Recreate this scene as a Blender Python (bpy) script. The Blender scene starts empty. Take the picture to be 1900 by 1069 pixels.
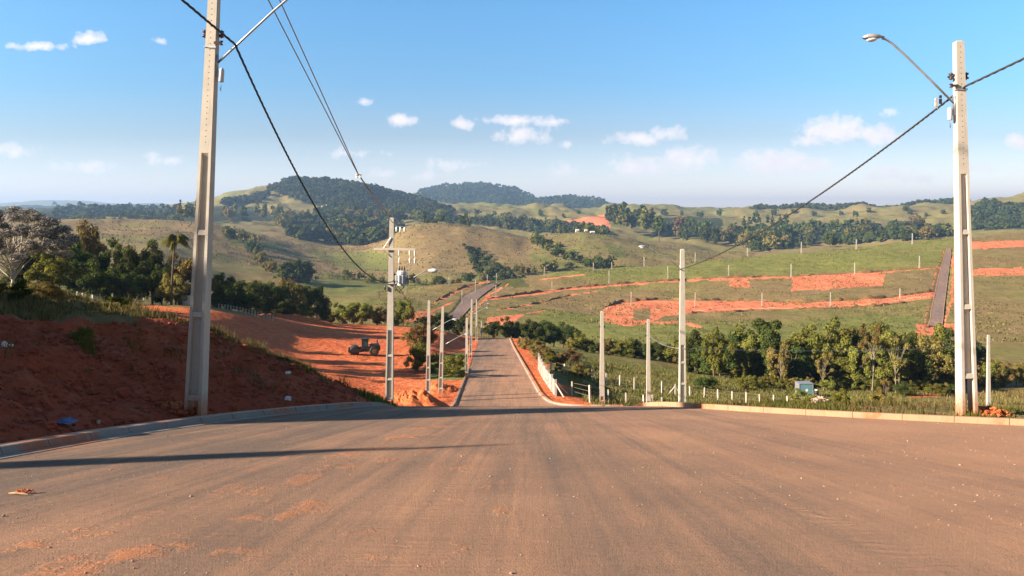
import bpy, math, random
import numpy as np
from mathutils import Vector, Matrix
# ------------------------------------------------------------------ camera, sky, sun, exposure
SC = bpy.context.scene
COL = SC.collection
F = 1370.0; U0 = 950.0; HZ = 400.0; CZ = 1.6        # focal length and horizon row of the photograph (1900 px wide)
cam = bpy.data.objects.new('camera', bpy.data.cameras.new('camera')); COL.objects.link(cam)
cam.location = (0, 0, CZ); cam.rotation_euler = (math.radians(90), 0, 0)
cam.data.sensor_width = 36; cam.data.lens = 36*F/1900; cam.data.shift_y = -(534.5-HZ)/1900
cam.data.clip_start = .1; cam.data.clip_end = 60000
SC.camera = cam
SUN_EL = math.radians(22.5); SUN_TO = math.radians(19)   # light travels towards +x, SUN_TO towards +y
SC.view_settings.view_transform = 'Standard'; SC.view_settings.look = 'None'; SC.view_settings.gamma = 1
SC.view_settings.exposure = 1.75
def ND(nt, t, **kw):
    n = nt.nodes.new(t)
    for k, v in kw.items():
        if k.startswith('i_'):
            k = k[2:]; k = int(k) if k.isdigit() else k.replace('_', ' ')
            n.inputs[k].default_value = v
        else: setattr(n, k, v)
    return n
def LK(nt, a, b):
    nt.links.new(a, b)
def MATH(nt, op, a, b=None, c=None, clamp=False):
    n = nt.nodes.new('ShaderNodeMath'); n.operation = op; n.use_clamp = clamp
    for i, v in enumerate((a, b, c)):
        if v is None: continue
        if isinstance(v, (int, float)): n.inputs[i].default_value = v
        else: nt.links.new(v, n.inputs[i])
    return n.outputs[0]
def MIX(nt, f, a, b):
    n = nt.nodes.new('ShaderNodeMix'); n.data_type = 'RGBA'
    for k, v in ((0, f), (6, a), (7, b)):
        if isinstance(v, (int, float)): n.inputs[k].default_value = v
        elif isinstance(v, tuple): n.inputs[k].default_value = (*v, 1) if len(v) == 3 else v
        else: nt.links.new(v, n.inputs[k])
    return n.outputs[2]
def RAMP(nt, v, pts):
    n = nt.nodes.new('ShaderNodeValToRGB'); nt.links.new(v, n.inputs[0]); e = n.color_ramp.elements
    while len(e) < len(pts): e.new(.5)
    for q, (p, c) in zip(e, pts):
        q.position = p; q.color = (c, c, c, 1) if isinstance(c, (int, float)) else (*c, 1)
    return n.outputs[0]
def NOISE(nt, vec, scale, detail=4, rough=.55, dist=0):
    n = nt.nodes.new('ShaderNodeTexNoise'); n.inputs['Scale'].default_value = scale; n.inputs['Detail'].default_value = detail
    n.inputs['Roughness'].default_value = rough; n.inputs['Distortion'].default_value = dist
    if vec is not None: nt.links.new(vec, n.inputs['Vector'])
    return n.outputs[0]
def SCALEV(nt, vec, s):
    n = nt.nodes.new('ShaderNodeMapping'); n.inputs['Scale'].default_value = s; nt.links.new(vec, n.inputs[0]); return n.outputs[0]

world = bpy.data.worlds.new('World'); SC.world = world; world.use_nodes = True
nt = world.node_tree; nt.nodes.clear()
sky = ND(nt, 'ShaderNodeTexSky', sky_type='NISHITA', sun_disc=False, sun_elevation=SUN_EL, altitude=900, air_density=1.0, dust_density=.6, ozone_density=1.6)
SUN_FROM = math.atan2(-math.cos(SUN_TO), -math.sin(SUN_TO))       # compass angle of the sun, clockwise from +y
sky.sun_rotation = SUN_FROM
tc = ND(nt, 'ShaderNodeTexCoord'); sx = ND(nt, 'ShaderNodeSeparateXYZ'); LK(nt, tc.outputs['Generated'], sx.inputs[0])
yy = MATH(nt, 'MAXIMUM', sx.outputs[1], .05)
cx = MATH(nt, 'DIVIDE', sx.outputs[0], yy); cy = MATH(nt, 'DIVIDE', sx.outputs[2], yy)
CLOUDS = [(65,86,54,8,.7),(168,72,26,12,.85),(748,223,24,12,.85),(860,230,18,11,.8),(960,224,62,11,.8),(1025,226,40,7,.5),(967,251,48,18,.75),
 (1175,258,42,14,.85),(1240,248,34,14,.85),(1275,298,56,22,.85),(1180,312,44,24,.85),(1555,245,62,28,1.05),(1622,250,40,20,.95),(1500,262,40,14,.8),(1440,298,66,24,.9),(1510,303,30,16,.7),
 (1893,262,24,13,.9),(1660,322,38,14,.55),(1720,330,40,12,.45),(720,322,34,10,.45),(640,284,60,10,.45),(310,298,44,10,.42),(15,280,40,14,.45),(165,308,60,12,.4),(1030,318,30,16,.4),(790,328,30,8,.4),(298,77,14,6,.5),(678,188,16,8,.6),(1052,268,16,8,.5),(1650,210,20,7,.45),(850,305,60,10,.35),(1800,310,50,10,.4)]
acc = None
comb = ND(nt, 'ShaderNodeCombineXYZ'); LK(nt, cx, comb.inputs[0]); LK(nt, cy, comb.inputs[1])
n1 = NOISE(nt, comb.outputs[0], 26, 5, .6); n2 = NOISE(nt, comb.outputs[0], 75, 5, .62)
for (u, v, w, h, a) in CLOUDS:
    X0 = (u-U0)/F; Y0 = (HZ-v)/F
    w *= 1.08; h *= 1.0; dx = MATH(nt, 'MULTIPLY', MATH(nt, 'SUBTRACT', cx, X0), F/w)
    dy = MATH(nt, 'SUBTRACT', cy, Y0)
    dyu = MATH(nt, 'MULTIPLY', dy, F/h)
    d2 = MATH(nt, 'ADD', MATH(nt, 'MULTIPLY', dx, dx), MATH(nt, 'MULTIPLY', dyu, dyu))
    m = MATH(nt, 'MULTIPLY', MATH(nt, 'SUBTRACT', 1.25, MATH(nt, 'SQRT', d2)), a, clamp=False)
    acc = m if acc is None else MATH(nt, 'MAXIMUM', acc, m)
acc = MATH(nt, 'MAXIMUM', acc, -1.0)
nn = MATH(nt, 'ADD', MATH(nt, 'MULTIPLY', MATH(nt, 'SUBTRACT', n1, .5), 1.9), MATH(nt, 'MULTIPLY', MATH(nt, 'SUBTRACT', n2, .5), 1.5))
dens = MATH(nt, 'ADD', acc, nn)
cm = RAMP(nt, dens, [(.10, 0.), (.36, .36), (.85, .78)])
front = MATH(nt, 'GREATER_THAN', sx.outputs[1], .06)
cm = MATH(nt, 'MULTIPLY', cm, front)
shade = NOISE(nt, comb.outputs[0], 60, 3)
ccol = MIX(nt, shade, (5.0, 4.5, 4.6), (6.8, 6.0, 5.8))
grade = RAMP(nt, MATH(nt, 'MULTIPLY', cy, 1.25), [(0., (1.30,.94,.96)), (.06, (1.02,.84,.86)), (.135, (.68,.65,.67)), (.225, (.50,.73,.84)), (.35, (.49,.84,1.)), (.45, (.46,.80,.95)), (.85, (.46,.52,.48))])
tint = ND(nt, 'ShaderNodeMix', data_type='RGBA', blend_type='MULTIPLY'); tint.inputs[0].default_value = 1; LK(nt, sky.outputs[0], tint.inputs[6]); LK(nt, grade, tint.inputs[7])
mix = MIX(nt, cm, tint.outputs[2], ccol)
bg = ND(nt, 'ShaderNodeBackground'); LK(nt, mix, bg.inputs[0]); bg.inputs[1].default_value = .067
wo = ND(nt, 'ShaderNodeOutputWorld'); LK(nt, bg.outputs[0], wo.inputs[0])
sl = bpy.data.lights.new('sun', 'SUN'); sl.energy = 4.8; sl.angle = math.radians(.55); sl.color = (1, .80, .60)
so = bpy.data.objects.new('sun', sl); COL.objects.link(so)
sdir = Vector((math.cos(SUN_TO)*math.cos(SUN_EL), math.sin(SUN_TO)*math.cos(SUN_EL), -math.sin(SUN_EL)))
so.rotation_euler = sdir.to_track_quat('-Z', 'Y').to_euler(); so.location = (-60, -20, 60)
SC.cycles.max_bounces = 6; SC.cycles.transparent_max_bounces = 4; SC.cycles.volume_bounces = 0

# ------------------------------------------------------------------ helpers
def tag(o, label=None, cat=None, group=None, kind=None):
    if label: o['label'] = label
    if cat: o['category'] = cat
    if group: o['group'] = group
    if kind: o['kind'] = kind
    return o
def empty(name, loc, label=None, cat=None, group=None, rz=0):
    o = bpy.data.objects.new(name, None); o.location = loc; o.rotation_euler = (0, 0, rz); o.empty_display_size = .3
    COL.objects.link(o); return tag(o, label, cat, group)
def link(name, me, parent=None):
    o = bpy.data.objects.new(name, me); COL.objects.link(o)
    if parent: o.parent = parent
    return o
class MB:
    """collects faces; build() links them as one mesh object"""
    def __init__(s): s.v = []; s.f = []; s.m = []
    def add(s, vs, fs, m=0):
        b = len(s.v); s.v += [tuple(v) for v in vs]; s.f += [tuple(i+b for i in f) for f in fs]; s.m += [m]*len(fs)
    def box(s, c, d, m=0, rot=None, taper=None):
        hx, hy, hz = d[0]/2, d[1]/2, d[2]/2; P = []
        for z in (-1, 1):
            k = taper if (taper and z > 0) else 1
            for x, y in ((-1, -1), (1, -1), (1, 1), (-1, 1)):
                p = Vector((x*hx*k, y*hy*k, z*hz))
                if rot: p = rot @ p
                P.append(p + Vector(c))
        s.add(P, [(3, 2, 1, 0), (4, 5, 6, 7), (0, 1, 5, 4), (1, 2, 6, 5), (2, 3, 7, 6), (3, 0, 4, 7)], m)
    def tube(s, pts, rad, n=6, m=0, caps=True):
        pts = [Vector(p) for p in pts]
        if isinstance(rad, (int, float)): rad = [rad]*len(pts)
        rings = []; up = None
        for i, p in enumerate(pts):
            t = (pts[min(i+1, len(pts)-1)] - pts[max(i-1, 0)]).normalized()
            if up is None: up = Vector((0, 0, 1)) if abs(t.z) < .9 else Vector((1, 0, 0))
            a = t.cross(up).normalized(); b = a.cross(t).normalized(); up = b
            rings.append([p + (a*math.cos(2*math.pi*k/n) + b*math.sin(2*math.pi*k/n))*rad[i] for k in range(n)])
        vs = [v for r in rings for v in r]; fs = []
        for i in range(len(pts)-1):
            for k in range(n):
                fs.append((i*n+k, i*n+(k+1) % n, (i+1)*n+(k+1) % n, (i+1)*n+k))
        if caps: fs += [tuple(range(n))[::-1], tuple((len(pts)-1)*n+k for k in range(n))]
        s.add(vs, fs, m)
    def lathe(s, prof, c=(0, 0, 0), n=12, m=0, rot=None):
        vs = []; fs = []
        for r, z in prof:
            for k in range(n):
                p = Vector((r*math.cos(2*math.pi*k/n), r*math.sin(2*math.pi*k/n), z))
                if rot: p = rot @ p
                vs.append(p + Vector(c))
        for i in range(len(prof)-1):
            for k in range(n): fs.append((i*n+k, i*n+(k+1) % n, (i+1)*n+(k+1) % n, (i+1)*n+k))
        fs += [tuple(range(n))[::-1], tuple((len(prof)-1)*n+k for k in range(n))]
        s.add(vs, fs, m)
    def mesh(s, name, mats, smooth=False):
        me = bpy.data.meshes.new(name); me.from_pydata(s.v, [], s.f)
        for mt in (mats if isinstance(mats, (list, tuple)) else [mats]): me.materials.append(mt)
        me.polygons.foreach_set('material_index', s.m)
        if smooth: me.polygons.foreach_set('use_smooth', [True]*len(s.f))
        me.update(); return me
    def build(s, name, mats, parent=None, smooth=False):
        return link(name, s.mesh(name, mats, smooth), parent)
def npmesh(name, V, Fq, mat, smooth=False, cols=None):
    """V (n,3) floats, Fq (m,k) ints"""
    me = bpy.data.meshes.new(name); V = np.asarray(V, np.float32); Fq = np.asarray(Fq, np.int32); m, k = Fq.shape
    me.vertices.add(len(V)); me.vertices.foreach_set('co', V.ravel())
    me.loops.add(m*k); me.loops.foreach_set('vertex_index', Fq.ravel())
    me.polygons.add(m); me.polygons.foreach_set('loop_start', np.arange(0, m*k, k, dtype=np.int32))
    try: me.polygons.foreach_set('loop_total', np.full(m, k, np.int32))
    except Exception: pass
    if smooth: me.polygons.foreach_set('use_smooth', np.ones(m, bool))
    me.materials.append(mat)
    if cols is not None:
        for nm, c in cols.items():
            a = me.attributes.new(nm, 'FLOAT_COLOR', 'POINT'); a.data.foreach_set('color', np.asarray(c, np.float32).ravel())
    me.update(calc_edges=True); return me
# noise on numpy arrays
def _h(ix, iy, s):
    h = (ix.astype(np.int64)*374761393 + iy.astype(np.int64)*668265263 + s*974634777) & 0xffffffff
    h = ((h ^ (h >> 13))*1274126177) & 0xffffffff
    return ((h ^ (h >> 16)) & 0xffff)/65535.0
def vnoise(x, y, s=0):
    ix = np.floor(x); iy = np.floor(y); fx = x-ix; fy = y-iy; fx = fx*fx*(3-2*fx); fy = fy*fy*(3-2*fy)
    ix = ix.astype(np.int64); iy = iy.astype(np.int64)
    a = _h(ix, iy, s); b = _h(ix+1, iy, s); c = _h(ix, iy+1, s); d = _h(ix+1, iy+1, s)
    return (a*(1-fx)+b*fx)*(1-fy) + (c*(1-fx)+d*fx)*fy - .5
def fbm(x, y, o=4, s=0, g=.5):
    r = 0; a = 1.; 
    for i in range(o):
        r = r + a*vnoise(x*2**i+17.3*i, y*2**i-9.1*i, s+i); a *= g
    return r
def sstep(a, b, x):
    t = np.clip((x-a)/(b-a), 0, 1); return t*t*(3-2*t)

# ------------------------------------------------------------------ height of the land
ZR = np.array([(-60,5.0),(-30,2.6),(-10,.26),(0,-1.6),(10,-3.46),(20,-5.32),(23.5,-6.02),(27,-7.15),(31,-8.5),(40,-11.25),(50,-13.5),(58,-14.9),(80,-17.6),(110,-21.3),(140,-25.0),(172,-28.7),(180,-29.9),(215,-36.5),(260,-39.5)])
_yy = np.arange(-60, 260, .25); _zz = np.interp(_yy, ZR[:, 0], ZR[:, 1])
_k = np.exp(-.5*(np.arange(-10, 11)/4.)**2); _k /= _k.sum(); _zz = np.convolve(np.pad(_zz, 10, 'edge'), _k, 'valid')
def zroad(Y): return np.interp(Y, _yy, _zz)
KL = [(-9.6,-30),(-9.2,-10),(-8.5,5),(-8.0,11.5),(-7.67,14.6),(-7.1,16.8),(-6.4,18.7),(-5.6,20.5),(-4.7,22.2),(-4.2,24.5),(-4.1,30),(-4.4,45),(-4.45,58),(-5.0,80),(-5.85,110),(-6.7,140),(-7.6,174)]
KR = [(120,-36),(60,-8),(40,1),(24,9),(16,13.6),(11.2,16.6),(8.6,18.4),(6.5,20.4),(5.0,23),(4.2,27),(3.9,34),(4.5,42),(7.5,46),(30,47)]
KR2 = [(30,55.5),(8.5,56.5),(4.6,56.8),(3.3,58.2),(2.75,61),(2.35,66),(1.95,80),(1.1,110),(.25,140),(-.63,174)]
_KL = np.array(KL)
def xleft(Y): return np.interp(Y, _KL[:, 1], _KL[:, 0])
def xcen(Y): return np.interp(Y, [40, 58, 80, 110, 140, 174, 200, 235, 270], [-.6, -.9, -1.52, -2.37, -3.2, -4.1, -8, -16, -24])
UG = np.arange(-1600, 3600, 2.0)
def row(Yp, Pp, sm=10):
    def f(p, s):
        p = np.array(p, float); v = np.interp(UG, p[:, 0], p[:, 1]); n = int(s*3/2); k = np.exp(-.5*(np.arange(-n, n+1)*2/s)**2); k /= k.sum()
        return np.convolve(np.pad(v, n, 'edge'), k, 'valid')
    if isinstance(Yp, (int, float)): Yp = [(0, Yp)]
    return f([(u, math.log(y)) for u, y in Yp], 25), f(Pp, sm)
ROWS = [
 row(58, [(-600,470),(0,528),(150,560),(300,625),(400,662),(560,705),(680,742),(850,750),(1050,752),(1120,757),(1200,766),(1400,780),(1900,790),(2400,770)], 20),
 row([(0,88),(300,88),(450,92),(1900,95)], [(-600,460),(0,522),(150,552),(230,578),(345,597),(400,614),(450,634),(560,668),(700,678),(950,678),(1050,692),(1150,712),(1300,735),(1500,748),(1700,756),(1900,760),(2400,740)], 15),
 row([(0,112),(345,113),(450,124),(560,150),(700,170),(950,173),(1000,168),(1200,150),(1400,135),(1700,130)], [(-600,455),(0,518),(150,552),(228,566),(345,566),(400,571),(450,579),(500,588),(560,595),(620,600),(700,603),(780,607),(860,622),(950,628),(1000,640),(1100,655),(1200,672),(1300,692),(1400,705),(1500,716),(1700,724),(1900,726),(2400,710)], 10),
 row([(0,160),(450,180),(600,225)], [(-600,450),(0,530),(300,566),(450,600),(600,612),(750,614),(850,632),(950,645),(1100,645),(1300,645),(1500,652),(1700,648),(1900,645),(2400,630)], 20),
 row([(0,240),(600,300)], [(-600,440),(0,505),(300,540),(450,562),(600,566),(700,562),(850,581),(950,588),(1100,596),(1300,600),(1500,602),(1700,605),(1900,600),(2400,580)], 20),
 row([(0,360),(600,370),(900,420)], [(-600,435),(0,480),(300,505),(450,542),(600,552),(700,549),(850,545),(950,546),(1100,549),(1300,542),(1500,533),(1700,526),(1900,524),(2400,500)], 15),
 row([(0,480),(600,430),(850,450),(925,470),(1200,560),(1900,650)], [(-600,430),(0,462),(300,480),(450,535),(600,551),(680,546),(800,531),(850,525),(925,520),(1050,505),(1200,493),(1350,480),(1500,468),(1650,455),(1760,447),(1900,434),(2400,400)], 8),
 row([(0,640),(600,560),(925,600),(1200,720),(1900,820)], [(-600,425),(0,445),(200,452),(300,458),(450,500),(600,528),(700,532),(850,534),(950,531),(1050,520),(1200,508),(1350,496),(1500,482),(1650,470),(1760,460),(1900,446),(2400,410)], 15),
 row([(0,700),(500,760),(900,740),(1900,950)], [(-600,420),(0,436),(200,438),(300,440),(420,468),(500,482),(560,492),(640,505),(720,508),(800,492),(900,498),(1000,488),(1100,478),(1200,484),(1330,486),(1450,478),(1600,466),(1900,440),(2400,405)], 15),
 row([(0,900),(450,950),(740,1000),(1900,1150)], [(-600,415),(0,413),(180,413),(380,414),(450,432),(500,447),(560,462),(620,470),(680,466),(725,446),(745,430),(765,423),(800,420),(860,422),(920,432),(980,446),(1010,440),(1080,437),(1150,442),(1230,457),(1330,472),(1450,470),(1600,458),(1700,446),(1900,428),(2400,405)], 7),
 row([(0,1200),(740,1300),(1900,1450)], [(-600,418),(0,417),(380,418),(500,432),(620,448),(740,440),(860,434),(980,446),(1100,446),(1300,452),(1500,450),(1700,440),(1900,425),(2400,405)], 15),
 row([(0,1700),(1900,1900)], [(-600,404),(0,403),(300,400),(420,396),(500,404),(560,405),(650,398),(700,405),(800,408),(900,412),(1000,414),(1100,410),(1300,416),(1450,414),(1560,408),(1640,399),(1700,397),(1800,390),(1860,378),(1900,367),(2000,356),(2400,360)], 12),
 row([(0,2600)], [(-600,402),(0,396),(100,394),(300,390),(340,384),(400,371),(420,363),(480,353),(500,346),(540,336),(600,341),(640,340),(700,352),(760,367),(820,380),(860,385),(960,384),(1020,383),(1080,394),(1110,392),(1135,380),(1150,385),(1200,384),(1300,391),(1400,393),(1480,387),(1560,386),(1640,391),(1700,382),(1760,378),(1850,374),(1900,372),(2400,375)], 6),
 row(3300, [(-600,404),(0,398),(300,395),(500,380),(700,380),(900,390),(1400,397),(1900,385)], 15),
 row(4600, [(0,388),(400,384),(700,375),(790,358),(830,349),(900,348),(950,356),(990,370),(1050,369),(1100,373),(1140,382),(1200,390),(1900,390)], 6),
 row(6500, [(0,391),(1900,393)]),
 row(9500, [(0,378),(60,373),(100,372),(160,373),(200,377),(240,380),(270,377),(300,378),(340,384),(600,387),(1900,388)], 5),
 row(14000, [(0,398)]),
]
LRW = np.array([r[0] for r in ROWS]); PRW = np.array([r[1] for r in ROWS])
def table_py(u, L):
    out = np.empty_like(L); K = len(ROWS)
    for a in range(0, len(u), 60000):
        uu = np.clip((u[a:a+60000]-UG[0])/2, 0, len(UG)-1.01); l = L[a:a+60000]; i = uu.astype(int); f = uu-i
        X = LRW[:, i]*(1-f)+LRW[:, i+1]*f; P = PRW[:, i]*(1-f)+PRW[:, i+1]*f
        h = np.diff(X, axis=0); d = np.diff(P, axis=0)/h
        m = np.zeros_like(P); pr = d[:-1]*d[1:] > 0
        with np.errstate(all='ignore'): hm = 2*d[:-1]*d[1:]/(d[:-1]+d[1:])
        m[1:-1] = np.where(pr, hm, 0)
        l = np.clip(l, X[0], X[-1]); k = np.clip((l[None] >= X).sum(0)-1, 0, K-2); j = np.arange(len(l))
        hh = h[k, j]; t = (l-X[k, j])/hh
        out[a:a+60000] = (2*t**3-3*t**2+1)*P[k, j] + (t**3-2*t**2+t)*hh*m[k, j] + (-2*t**3+3*t**2)*P[k+1, j] + (t**3-t**2)*hh*m[k+1, j]
    return out
def seg_dist(x, y, pts):
    d = np.full(x.shape, 1e9)
    for (ax, ay), (bx, by) in zip(pts[:-1], pts[1:]):
        vx, vy = bx-ax, by-ay; t = np.clip(((x-ax)*vx+(y-ay)*vy)/(vx*vx+vy*vy), 0, 1)
        d = np.minimum(d, np.hypot(x-ax-t*vx, y-ay-t*vy))
    return d
def inpoly(x, y, pts):
    c = np.zeros(x.shape, bool); n = len(pts)
    for i in range(n):
        (x1, y1), (x2, y2) = pts[i], pts[(i+1) % n]
        if y1 == y2: continue
        c ^= ((y1 > y) != (y2 > y)) & (x < (x2-x1)*(y-y1)/(y2-y1)+x1)
    return c
ROADPOLY = KL + [(-.63,174)] + KR2[::-1][1:] + [(30,55.5),(30,47)] + KR[::-1][1:] + [(120,-60),(-9.6,-60)]
def bank_d(x, Y): return xleft(Y) - .4 - x
BH = ([-10,5,20,30,36,41,45,50],[2.6,2.7,2.85,3.3,3.15,2.5,1.2,0]); BW = ([-10,20,30,40,46,52],[7.4,7.3,8.7,7.,4.2,3.])
def base_height(x, Y):
    """height in camera space (metres above the eye) without fine detail"""
    x = np.asarray(x, float); Y = np.asarray(Y, float)
    zn = zroad(Y)
    d = bank_d(x, Y); H = np.interp(Y, *BH); W = np.interp(Y, *BW)
    t = np.clip(d/W, 0, 1.6); prof = np.where(t < .85, t, .85+.15*sstep(.85, 1.25, t)*1.0)
    zb = zn + .12*sstep(0, .3, d) + H*prof*(d > 0) + np.clip(d-W, 0, 60)*.10*np.clip(1-(Y-30)/25, 0, 1)
    zn = np.where(d > 0, zb, zn)
    Yt = np.maximum(Y, 30.0); u = U0 + F*x/Yt
    p = table_py(u.ravel(), np.log(np.maximum(Y, 58).ravel())).reshape(x.shape)
    zt = (HZ-p)*Y/F
    w = sstep(40, 60, Y); z = zn*(1-w)+zt*w
    # the lower road keeps its own even grade
    off = np.abs(x-xcen(Y)); lim = np.where(Y < 185, 1., 0.)*sstep(36, 46, Y)*(1-sstep(176, 186, Y))
    wr = (1-sstep(5.0, 11.0, off))*lim
    return z*(1-wr)+zroad(Y)*wr
def detail(x, Y):
    inr = np.zeros(x.shape)
    near = Y < 190
    if near.any():
        xs, ys = x[near], Y[near]; q = inpoly(xs, ys, ROADPOLY)
        ds = np.minimum(np.minimum(seg_dist(xs, ys, KL), seg_dist(xs, ys, KR)), seg_dist(xs, ys, KR2))
        s = np.where(q, -ds, ds); inr[near] = s
    inr[~near] = 50.
    k = sstep(.35, 2.0, inr)
    d = bank_d(x, Y)
    onbank = sstep(.2, 1.2, d)*(Y < 60)
    z = k*(fbm(x*.5, Y*.5, 3, 3)*.10 + fbm(x*2.2, Y*2.2, 3, 9)*.05)*np.clip(1-(Y-150)/300, 0, 1)
    rid = 1-np.abs(fbm(x*.8+Y*.25, Y*.8-x*.1, 3, 21))*3.0
    z = z + onbank*(fbm(Y*1.9, np.clip(d, 0, 20)*.30, 3, 33)*.22*sstep(.5, 2, d) + rid*.10 + fbm(x*3.5, Y*3.5, 3, 31)*.13 + fbm(x*.35, Y*.35, 2, 5)*.35)
    # earth pad: gentle tracks; far land: undulation growing with distance
    z = z + fbm(x/16., Y/16., 3, 41)*1.1*sstep(180, 330, Y)*(1-.5*sstep(700, 1500, Y)) 
    z = z + fbm(x/90., Y/120., 4, 51)*np.clip((Y-280)/2000, 0, 1)*25*(1-.5*sstep(6000, 9000, Y))
    z = z + (1-np.abs(fbm(x/330., Y/420., 3, 61))*2.0)*np.clip((Y-1100)/2500, 0, 1)*13*(1-sstep(6000, 9000, Y))
    z = z - .22*(1-sstep(-.5, -.15, inr)) 
    return z
def height(x, Y):
    x = np.atleast_1d(np.asarray(x, float)); Y = np.atleast_1d(np.asarray(Y, float))
    return base_height(x, Y)+detail(x, Y)+CZ
def gz(x, Y): return float(height(x, Y)[0])
def gb(x, Y): return float(base_height(np.array([x]), np.array([Y]))[0])+CZ
_YS = np.concatenate([np.arange(8, 60, .25), np.exp(np.arange(math.log(60), math.log(13000), .004))])
_hit = {}
def hit(u, py, Ymin=8, Ymax=13000):
    """world point of the land seen in column u at row py"""
    key = round(u/2)
    if key not in _hit:
        xs = (u-U0)/F*_YS; _hit[key] = HZ-(height(xs, _YS)-CZ)*F/_YS
    p = _hit[key]; ok = (_YS >= Ymin) & (_YS <= Ymax)
    run = np.where(ok, p, 1e9); s = np.nonzero(run <= py)[0]
    if len(s) == 0: j = int(np.argmin(run))
    else: j = int(s[0])
    Y = _YS[j]; x = (u-U0)/F*Y
    return x, Y, gz(x, Y)
# ------------------------------------------------------------------ materials
def mat(name, rough=.8, spec=.3):
    m = bpy.data.materials.new(name); m.use_nodes = True; nt = m.node_tree; b = nt.nodes['Principled BSDF']
    b.inputs['Roughness'].default_value = rough; b.inputs['Specular IOR Level'].default_value = spec
    return m, nt, b
def BUMP(nt, b, h, dist=.02, strength=1.):
    n = nt.nodes.new('ShaderNodeBump'); n.inputs['Distance'].default_value = dist; n.inputs['Strength'].default_value = strength
    nt.links.new(h, n.inputs['Height']); nt.links.new(n.outputs[0], b.inputs['Normal'])
def simple(name, c1, c2=None, scale=6, rough=.7, metal=0, spec=.4, bump=0):
    m, nt, b = mat(name, rough, spec); b.inputs['Metallic'].default_value = metal
    c2 = c2 or tuple(v*.75 for v in c1); tcn = ND(nt, 'ShaderNodeTexCoord')
    n = NOISE(nt, tcn.outputs['Object'], scale, 5, .6)
    LK(nt, MIX(nt, RAMP(nt, n, [(.35, 0.), (.68, 1.)]), c1, c2), b.inputs['Base Color'])
    if bump: BUMP(nt, b, NOISE(nt, tcn.outputs['Object'], scale*6, 4), bump)
    return m
M = {}
M['galv'] = simple('galvanised_metal', (.42,.45,.48), (.3,.32,.35), 9, .45, .6)
M['dark'] = simple('dark_rubber', (.02,.02,.022), (.035,.03,.03), 20, .6)
M['cable'] = simple('cable_sheath', (.03,.032,.036), (.05,.05,.05), 10, .55)
M['wire'] = simple('aluminium_wire', (.42,.47,.54), (.3,.34,.4), 10, .5, .3)
M['barb'] = simple('barbed_wire', (.25,.22,.2), (.3,.2,.15), 10, .6, .4)
M['porcelain'] = simple('white_porcelain', (.75,.73,.7), (.62,.6,.58), 30, .25)
M['brownins'] = simple('brown_insulator', (.07,.035,.03), (.04,.03,.03), 30, .3)
M['lampbody'] = simple('lamp_housing', (.38,.42,.47), (.28,.3,.34), 12, .4, .3)
M['lampglass'] = simple('lamp_lens', (.7,.72,.75), (.6,.62,.66), 12, .15)
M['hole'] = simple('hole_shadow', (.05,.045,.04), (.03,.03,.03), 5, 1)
M['trans'] = simple('transformer_paint', (.5,.53,.56), (.42,.45,.48), 8, .5)
M['yellow'] = simple('machine_yellow_paint', (.16,.11,.03), (.10,.07,.03), 4, .6)
M['machdark'] = simple('machine_dark_steel', (.018,.018,.02), (.03,.026,.024), 4, .6)
M['glassd'] = simple('cab_glass', (.03,.10,.10), (.03,.07,.08), 4, .12)
M['white'] = simple('white_paint', (.75,.73,.7), (.6,.58,.55), 3, .5)
M['tankblue'] = simple('blue_grey_tank', (.12,.26,.30), (.09,.20,.25), 3, .5)
M['roof'] = simple('clay_roof', (.45,.2,.12), (.35,.15,.1), 3, .8)
M['roofw'] = simple('pale_roof', (.75,.72,.68), (.6,.58,.55), 3, .8)
M['wallw'] = simple('whitewashed_wall', (.78,.75,.7), (.65,.62,.58), 3, .8)
M['pane'] = simple('dark_window_pane', (.04,.05,.06), (.03,.04,.05), 3, .2)
M['bluebag'] = simple('blue_plastic', (.10,.14,.32), (.06,.08,.2), 20, .5)
M['stone'] = simple('pale_stone', (.5,.42,.36), (.36,.24,.18), 14, .9)
M['rubble'] = simple('rubble', (.62,.5,.42), (.5,.28,.2), 5, .9)
M['stick'] = simple('dry_wood', (.45,.3,.17), (.3,.18,.1), 14, .9)
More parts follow.
